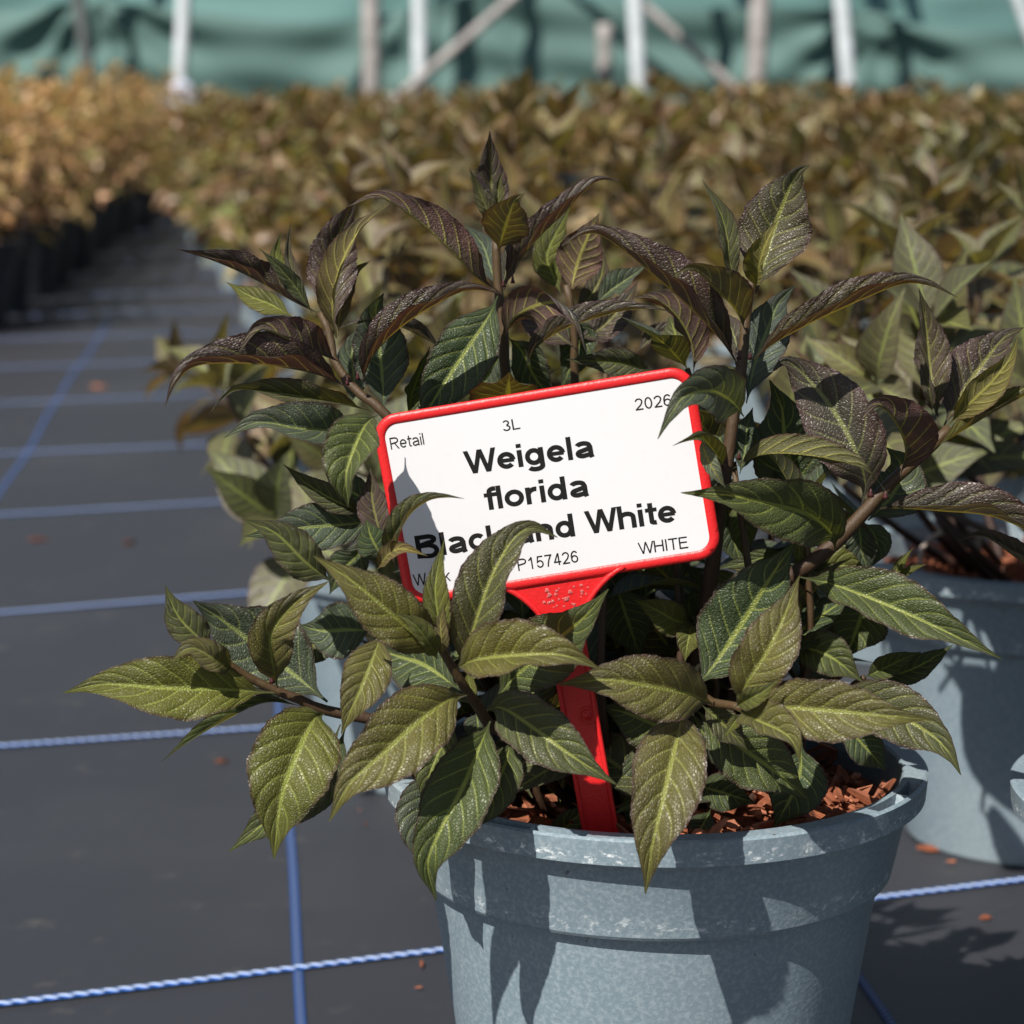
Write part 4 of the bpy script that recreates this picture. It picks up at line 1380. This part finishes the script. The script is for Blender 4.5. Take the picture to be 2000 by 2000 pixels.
def glyph(ch, t):
    """(strokes, advance).  a stroke is ('l', x0, y0, x1, y1) straight with level ends, or ('p', points, closed) a ribbon"""
    h = t / 2
    X = 0.735
    b = t > 0.15
    w = 0.74 if b else 0.70
    sp = 0.10 if b else 0.12
    oval = lambda ww, cy, ry: ('p', arc(ww / 2, cy, ww / 2 - h, ry - h, 0, 360, 36), True)
    if ch == ' ': return [], 0.36
    if ch == 'W':
        W = 1.30
        k = h * 0.9
        return [('l', k, 1, .30 * W - .01, 0), ('l', .5 * W, 1, .30 * W - .01, 0), ('l', .5 * W, 1, .70 * W + .01, 0), ('l', W - k, 1, .70 * W + .01, 0)], W + 0.01
    if ch == 'e':
        return [('p', arc(w / 2, X / 2, w / 2 - h, X / 2 - h, 0, 318, 34), False), ('l', h * 0.7, X / 2 + .0, w - h * 0.6, X / 2)], w + sp * .8
    if ch == 'c':
        return [('p', arc(w / 2, X / 2, w / 2 - h, X / 2 - h, 42, 318, 30), False)], w * 0.96 + sp * .6
    if ch == 'o':
        ww = w * 1.06
        return [oval(ww, X / 2, X / 2)], ww + sp * .8
    if ch == 'a':
        s = w - h
        return [('p', arc(w * .48, X * .70, w * .44 - h * .8, X * .30 - h, 165, 25, 16) + [(s - h * .15, X * .62), (s - h * .1, X * .18), (s + h * .25, 0)], False),
                ('p', [(s, X * .56)] + arc(w * .42, X * .285, w * .40 - h, X * .285 - h, 100, 300, 24) + [(s, X * .20)], False)], w + sp
    if ch in 'dg':
        s = w + .02 - h
        out = [oval(w * .98, X / 2, X / 2)]
        if ch == 'd':
            out.append(('l', s, 1, s, 0))
        else:
            out += [('l', s, X, s, -.02), ('p', [(s, .0)] + arc(s / 2 + h * .6, -.04, s / 2 - h * .6, .235 - h, 0, -160, 20), False)]
        return out, w + sp + .04
    if ch == 'i': return [('l', h, 0, h, X), ('l', h, 1 - t * .85, h, 1)], t + sp
    if ch == 'l': return [('l', h, 0, h, 1)], t + sp
    if ch == 'f':
        s = .13 + h
        return [('p', [(s, 0), (s, .70)] + arc(s + .19, .78, .19, .22 - h, 180, 80, 10) + [(s + .27, 1 - h)], False), ('l', .0, X - t * .42, s + .28, X - t * .42)], .47 + (0.04 if b else .02)
    if ch == 'r':
        return [('l', h, 0, h, X), ('p', [(h, X * .45)] + arc(h + .30, X * .52, .30, X * .48 - h, 170, 78, 12), False)], .46 + h + .02
    if ch in 'nh':
        ww = w * .97
        return [('l', h, 0, h, X if ch == 'n' else 1), ('p', [(h, X * .42)] + arc(ww / 2, X - .27, ww / 2 - h, .27 - h, 172, 0, 18) + [(ww - h, 0)], False)], ww + sp
    if ch == 't':
        s = .12 + h
        return [('p', [(s, .95), (s, .20)] + arc(s + .14, .15, .14, .15 - h, 180, 290, 8), False), ('l', 0, X - t * .42, s + .25, X - t * .42)], .42 + sp * .3 + h * .4
    if ch == 'k':
        return [('l', h, 0, h, 1), ('l', h * 1.2, .24, w - h * 1.15, X), ('l', w - h * 1.1, 0, w * .40, .46)], w + .02
    if ch == 'B':
        W = .92
        return [('l', h, 0, h, 1), ('p', [(h, 1 - h), (W * .55, 1 - h)] + arc(W * .55, .765, W * .40 - h, .235 - h, 90, -90, 14) + [(h, .53)], False),
                ('p', [(h, .53), (W * .58, .53)] + arc(W * .58, .275, W * .42 - h, .275 - h * .5, 85, -90, 16)[2:] + [(h, h)], False)], W + .08
    # light capitals and figures
    if ch in 'RP':
        W = .86 if ch == 'R' else .80
        o = [('l', h, 0, h, 1), ('p', [(h, 1 - h), (W * .58, 1 - h)] + arc(W * .58, .735, W * .38 - h * .3, .265 - h, 90, -90, 14) + [(h, .47)], False)]
        if ch == 'R':
            o.append(('l', W - h * .6, 0, W * .55, .47))
        return o, W + .12
    if ch == 'L': return [('l', h, 0, h, 1), ('l', 0, h, .62, h)], .72
    if ch == 'H': return [('l', h, 0, h, 1), ('l', .80 - h, 0, .80 - h, 1), ('l', 0, .53, .80, .53)], .95
    if ch == 'I': return [('l', h, 0, h, 1)], .26
    if ch == 'T': return [('l', .38, 0, .38, 1), ('l', 0, 1 - h, .76, 1 - h)], .86
    if ch == 'E': return [('l', h, 0, h, 1), ('l', 0, 1 - h, .70, 1 - h), ('l', 0, .53, .66, .53), ('l', 0, h, .72, h)], .82
    W = .64
    if ch == '0': return [oval(W, .5, .5)], W + .13
    if ch == '1': return [('l', .36, 0, .36, 1), ('p', [(.08, .74), (.24, .82), (.34, .98)], False)], W + .13
    if ch == '2': return [('p', arc(W / 2, .70, W / 2 - h, .30 - h, 170, -20, 18) + [(W * .72, .42), (W * .32, .20), (h + .02, h)], False), ('l', 0, h, W, h)], W + .13
    if ch == '3': return [('p', arc(W * .48, .745, W * .42 - h, .255 - h, 160, -85, 16), False), ('p', arc(W * .48, .275, W * .50 - h, .275 - h, 88, -165, 18), False)], W + .13
    if ch == '4': return [('l', .46, 0, .46, 1), ('l', 0.02, .27, W + .02, .27), ('l', h * .8, .24, .44, 1)], W + .14
    if ch == '5': return [('p', [(W - .04, 1 - h), (.16, 1 - h), (.08, .48)] + arc(W * .48, .325, W * .50 - h, .325 - h, 125, -165, 20), False)], W + .13
    if ch == '6': return [oval(W, .32, .32), ('p', arc(W * .54, .52, W * .54 - h, .48 - h, 195, 40, 18), False)], W + .13
    if ch == '7': return [('l', 0, 1 - h, W, 1 - h), ('p', [(W - h, .96), (W * .55, .55), (W * .40, .25), (W * .34, 0)], False)], W + .12
    return [], 0.4


def ribbon(pts, t, closed):
    n = len(pts)
    Lf, Rt = [], []
    for k in range(n):
        a = pts[(k - 1) % n] if (closed or k) else pts[0]
        c = pts[k]
        b_ = pts[(k + 1) % n] if (closed or k < n - 1) else pts[-1]
        if closed and k in (0, n - 1):
            a, b_ = pts[-2], pts[1]
        d1 = Vector((c[0] - a[0], c[1] - a[1])); d2 = Vector((b_[0] - c[0], b_[1] - c[1]))
        if d1.length < 1e-6: d1 = d2
        if d2.length < 1e-6: d2 = d1
        d1.normalize(); d2.normalize()
        nm = Vector((-d1.y - d2.y, d1.x + d2.x)).normalized()
        s = 1 / max(0.5, nm.dot(Vector((-d1.y, d1.x))))
        Lf.append((c[0] + nm.x * t / 2 * s, c[1] + nm.y * t / 2 * s))
        Rt.append((c[0] - nm.x * t / 2 * s, c[1] - nm.y * t / 2 * s))
    return Lf, Rt


def lettering(text, pl, pr, cap_px, t):
    """text whose baseline runs from photo pixel pl to pr on the label"""
    x0, z0 = onsign(*pl)
    x1, z1 = onsign(*pr)
    base = Vector((x1 - x0, z1 - z0))
    Lw = base.length
    e = base / Lw
    up = Vector((-e.y, e.x))
    cap = cap_px / FPX * (SG @ Vector((x0, 0, z0)) - cC).dot(cF)
    adv = [glyph(c, t)[1] for c in text]
    last_w = adv[-1] - (0.10 if t > .15 else .12)
    tot = sum(adv[:-1]) + last_w
    sx = Lw / tot
    V, Fc = [], []
    cur = 0.0
    lev = 0
    for c, ad in zip(text, adv):
        for k, st in enumerate(glyph(c, t)[0]):
            y = -0.00068 - 0.000012 * (k + 1)
            if st[0] == 'l':
                _, ax, ay, bx, by = st
                if abs(by - ay) > abs(bx - ax) * 0.2:
                    ln = math.hypot(bx - ax, by - ay)
                    hw = t / 2 * ln / abs(by - ay) * (0.93 if abs(bx - ax) > .05 else 1)
                    quad = [(ax - hw, ay), (ax + hw, ay), (bx + hw, by), (bx - hw, by)]
                else:
                    hh = t * (0.43 if t > .15 else .5)
                    quad = [(ax, ay - hh), (bx, by - hh), (bx, by + hh), (ax, ay + hh)]
                strips = [quad]
            else:
                Lf, Rt = ribbon(st[1], t, st[2])
                strips = [[Rt[i], Rt[i + 1], Lf[i + 1], Lf[i]] for i in range(len(Lf) - 1)]
            for q in strips:
                o = len(V)
                for (gx, gy) in q:
                    p = Vector((x0, z0)) + e * ((cur + gx) * sx) + up * (gy * cap)
                    V.append((p.x, y, p.y))
                Fc.append((o, o + 1, o + 2, o + 3))
        cur += ad
    return tag(obj('lettering', mesh('lettering', V, Fc, M_INK, smooth=False), card), kind='stuff')


def sp_(x, y):
    return (700 + .3882 * x, 680 + .3882 * y)


for (txt, a, b, cap, t) in (('Weigela', (543, 634), (1187, 545), 46, .20), ('florida', (643, 815), (1160, 742), 46, .20), ('Black and White', (300, 1058), (1603, 870), 46, .20),
                            ('Retail', (166, 509), (334, 483), 23.5, .125), ('3L', (730, 418), (815, 404), 21.5, .125), ('2026', (1396, 313), (1578, 286), 23.5, .125),
                            ('Week', (282, 1195), (462, 1169), 23.5, .125), ('PP157426', (755, 1127), (1110, 1074), 24, .125), ('WHITE', (1412, 1036), (1659, 1003), 23.5, .125)):
    lettering(txt, sp_(*a), sp_(*b), cap, t)


# ------------------------------------------------------------------ green net wall and its posts
NETY = 8.75


def net_mesh(ztop, zbot, y0, folds, amp, mat, edge=None, xr=(-6.0, 6.0), nx=420, nz=44):
    V, Fc = [], []
    for i in range(nx + 1):
        x = xr[0] + (xr[1] - xr[0]) * i / nx
        zt_ = ztop if edge is None else edge(x)
        for k in range(nz + 1):
            z = zbot + (zt_ - zbot) * k / nz
            dy = 0.02 * math.sin(x * 1.7 + z * 2.0)
            for (fx, fz, fa, ph) in folds:
                dx, dz = x - fx, fz - z
                rr = math.hypot(dx, dz)
                ang = math.atan2(dx, dz + 0.02)
                dy += amp * fa * math.sin(ang * 13 + ph + 1.2 * math.sin(ang * 2.0)) * math.exp(-rr * 1.3) * min(1, rr / 0.08)
            dy += amp * 0.5 * math.sin(z * 34 + 3.0 * math.sin(x * 1.3) + x * 0.8) * math.exp(-((z - 0.5) / 0.25) ** 2)
            V.append((x, y0 + dy, z))
    for i in range(nx):
        for k in range(nz):
            a = i * (nz + 1) + k
            Fc.append((a, a + nz + 1, a + nz + 2, a + 1))
    return mesh('shade_net', V, Fc, mat)


def netx(px, y=NETY):
    return (px - 1000) / FPX * y * 1.0


def netz(py, y=NETY):
    return at_y(1000, py, y).z


FOLDS = [(netx(190), netz(-15), 1.5, 0.3), (netx(1695), netz(40), 1.2, 1.1), (netx(870), netz(-60), 0.9, 2.0), (netx(-700), netz(0), 1.0, 0.5), (netx(2600), netz(10), 1.0, 0.9)]
tag(obj('shade_net', net_mesh(2.3, -0.01, NETY + 0.22, FOLDS, 0.018, M_NET)), 'tall pale teal shade net stretched behind the posts', 'net')


def skirt_edge(x):
    px = 1000 + x / NETY * FPX
    e = 26 + 22 * math.sin(px / 260.0) + 10 * math.sin(px / 97.0 + 1)
    for (c, wdt, rise) in ((190, 240, 60), (980, 260, 40), (1695, 120, 16)):
        e -= rise * math.exp(-abs(px - c) / wdt)
    return netz(e + 14)


tag(obj('shade_net', net_mesh(0, 0.0, NETY, FOLDS, 0.026, M_NET2, skirt_edge)), 'darker green sagging lower skirt of net gathered in swags', 'net')


def post(name, px, y, r, mat, lean, ztop, label, sleeve=False, group=None, zlow=0.0, cat='post'):
    x = netx(px, y)
    p = empty(name, (x, y, zlow))
    tag(p, label, cat, group)
    h = ztop - zlow
    V, Fc, UV = tube([Vector((-lean * 0.40, 0, 0)), Vector((0, 0, 0.42)), Vector((lean * h * 0.6, 0, h * 0.7)), Vector((lean * h * 1.3, 0, h))], [r, r], 14, 14)
    obj('tube' if mat is M_GALV else 'shaft', mesh('shaft', V, Fc, mat, UV), p)
    V, Fc, UV = tube([Vector((-lean * 0.40, 0, -0.002)), Vector((-lean * 0.36, 0, 0.05))], [r * 1.9, r * 1.7], 2, 14)
    obj('foot', mesh('foot', V, Fc, mat, UV), p)
    if sleeve:
        V, Fc, UV = tube([Vector((0, 0, 0.27)), Vector((0, 0, 0.37)), Vector((0, 0, 0.40))], [r * 2.4, r * 2.6, r * 1.2], 6, 14)
        obj('sleeve', mesh('sleeve', V, Fc, M_SLEEVE, UV), p)
    return p


post('tunnel_post', 362, 8.0, 0.0235, M_GALV, 0.07, 2.1, 'white galvanised post with pale blue sleeve between the two beds', True)
post('tunnel_post', 823, 8.2, 0.0245, M_GALV, 0.0, 2.1, 'slim white galvanised post with the sloping brace starting at its foot')
post('tunnel_post', 1243, 8.2, 0.0255, M_GALV, -0.05, 2.1, 'slim white galvanised post next to the short pinkish grey post')
post('tunnel_post', 1646, 8.2, 0.0255, M_GALV, -0.10, 2.1, 'slim white galvanised post leaning slightly, next to the widest post')
post('timber_post', 730, 8.3, 0.031, M_TIMBER, 0.0, 1.6, 'thick grey-brown post beside the slim white post with the brace', cat='post')
post('timber_post', 1470, 8.3, 0.034, M_TIMBER, 0.03, 1.6, 'thick grey-brown post standing alone, widest before the net')
post('timber_post', 1178, 8.45, 0.026, M_TIMBER, 0.0, netz(46, 8.45), 'short pinkish grey post that ends below the top of the skirt')
post('dark_post', 186, 8.5, 0.023, M_DARKPOST, -0.08, 1.5, 'dark steel post where the net folds gather behind orange shrubs')


def brace(a, b, y, r, mat, label):
    P = [at_y(*a, y), at_y(*b, y)]
    d = (P[1] - P[0]).normalized()
    lo = P[0] - d * (P[0].z / d.z if abs(d.z) > 1e-3 else 0)
    hi = P[1] + d * 0.5
    o = empty('brace', lo)
    tag(o, label, 'brace')
    V, Fc, UV = tube([Vector((0, 0, 0)), hi - lo], [r, r], 6, 12)
    obj('tube', mesh('tube', V, Fc, mat, UV), o)
    V, Fc, UV = tube([hi - lo, hi - lo + d * 0.04], [r * 1.25, r * 1.1], 2, 12)
    obj('end_cap', mesh('end_cap', V, Fc, mat, UV), o)


brace((845, 132), (1000, -2), 8.15, 0.017, M_TIMBER, 'sloping grey-brown brace rising from the foot of a slim white post')
brace((1395, 135), (1275, 25), 8.55, 0.017, M_TIMBER, 'faint sloping brace falling toward the lone thick post')
brace((2030, 110), (1985, -10), 8.0, 0.020, M_GALV, 'steep white tube leaning in at the edge of the net')

# board across the end of the aisle
bw = ground(275, 416)
V, Fc = [], []
for (x, z) in ((-0.16, 0.0), (0.16, 0.0), (0.16, 0.03), (-0.16, 0.03)):
    V += [(x, -0.02, z), (x, 0.02, z)]
Fc = [(0, 2, 4, 6), (1, 7, 5, 3), (0, 1, 3, 2), (4, 5, 7, 6), (2, 3, 5, 4), (0, 6, 7, 1)]
tag(obj('edging_board', mesh('edging_board', V, Fc, M_EDGE, smooth=False), None, (bw.x, bw.y, 0.001)), 'low reddish board lying across the far end of the aisle', 'board')
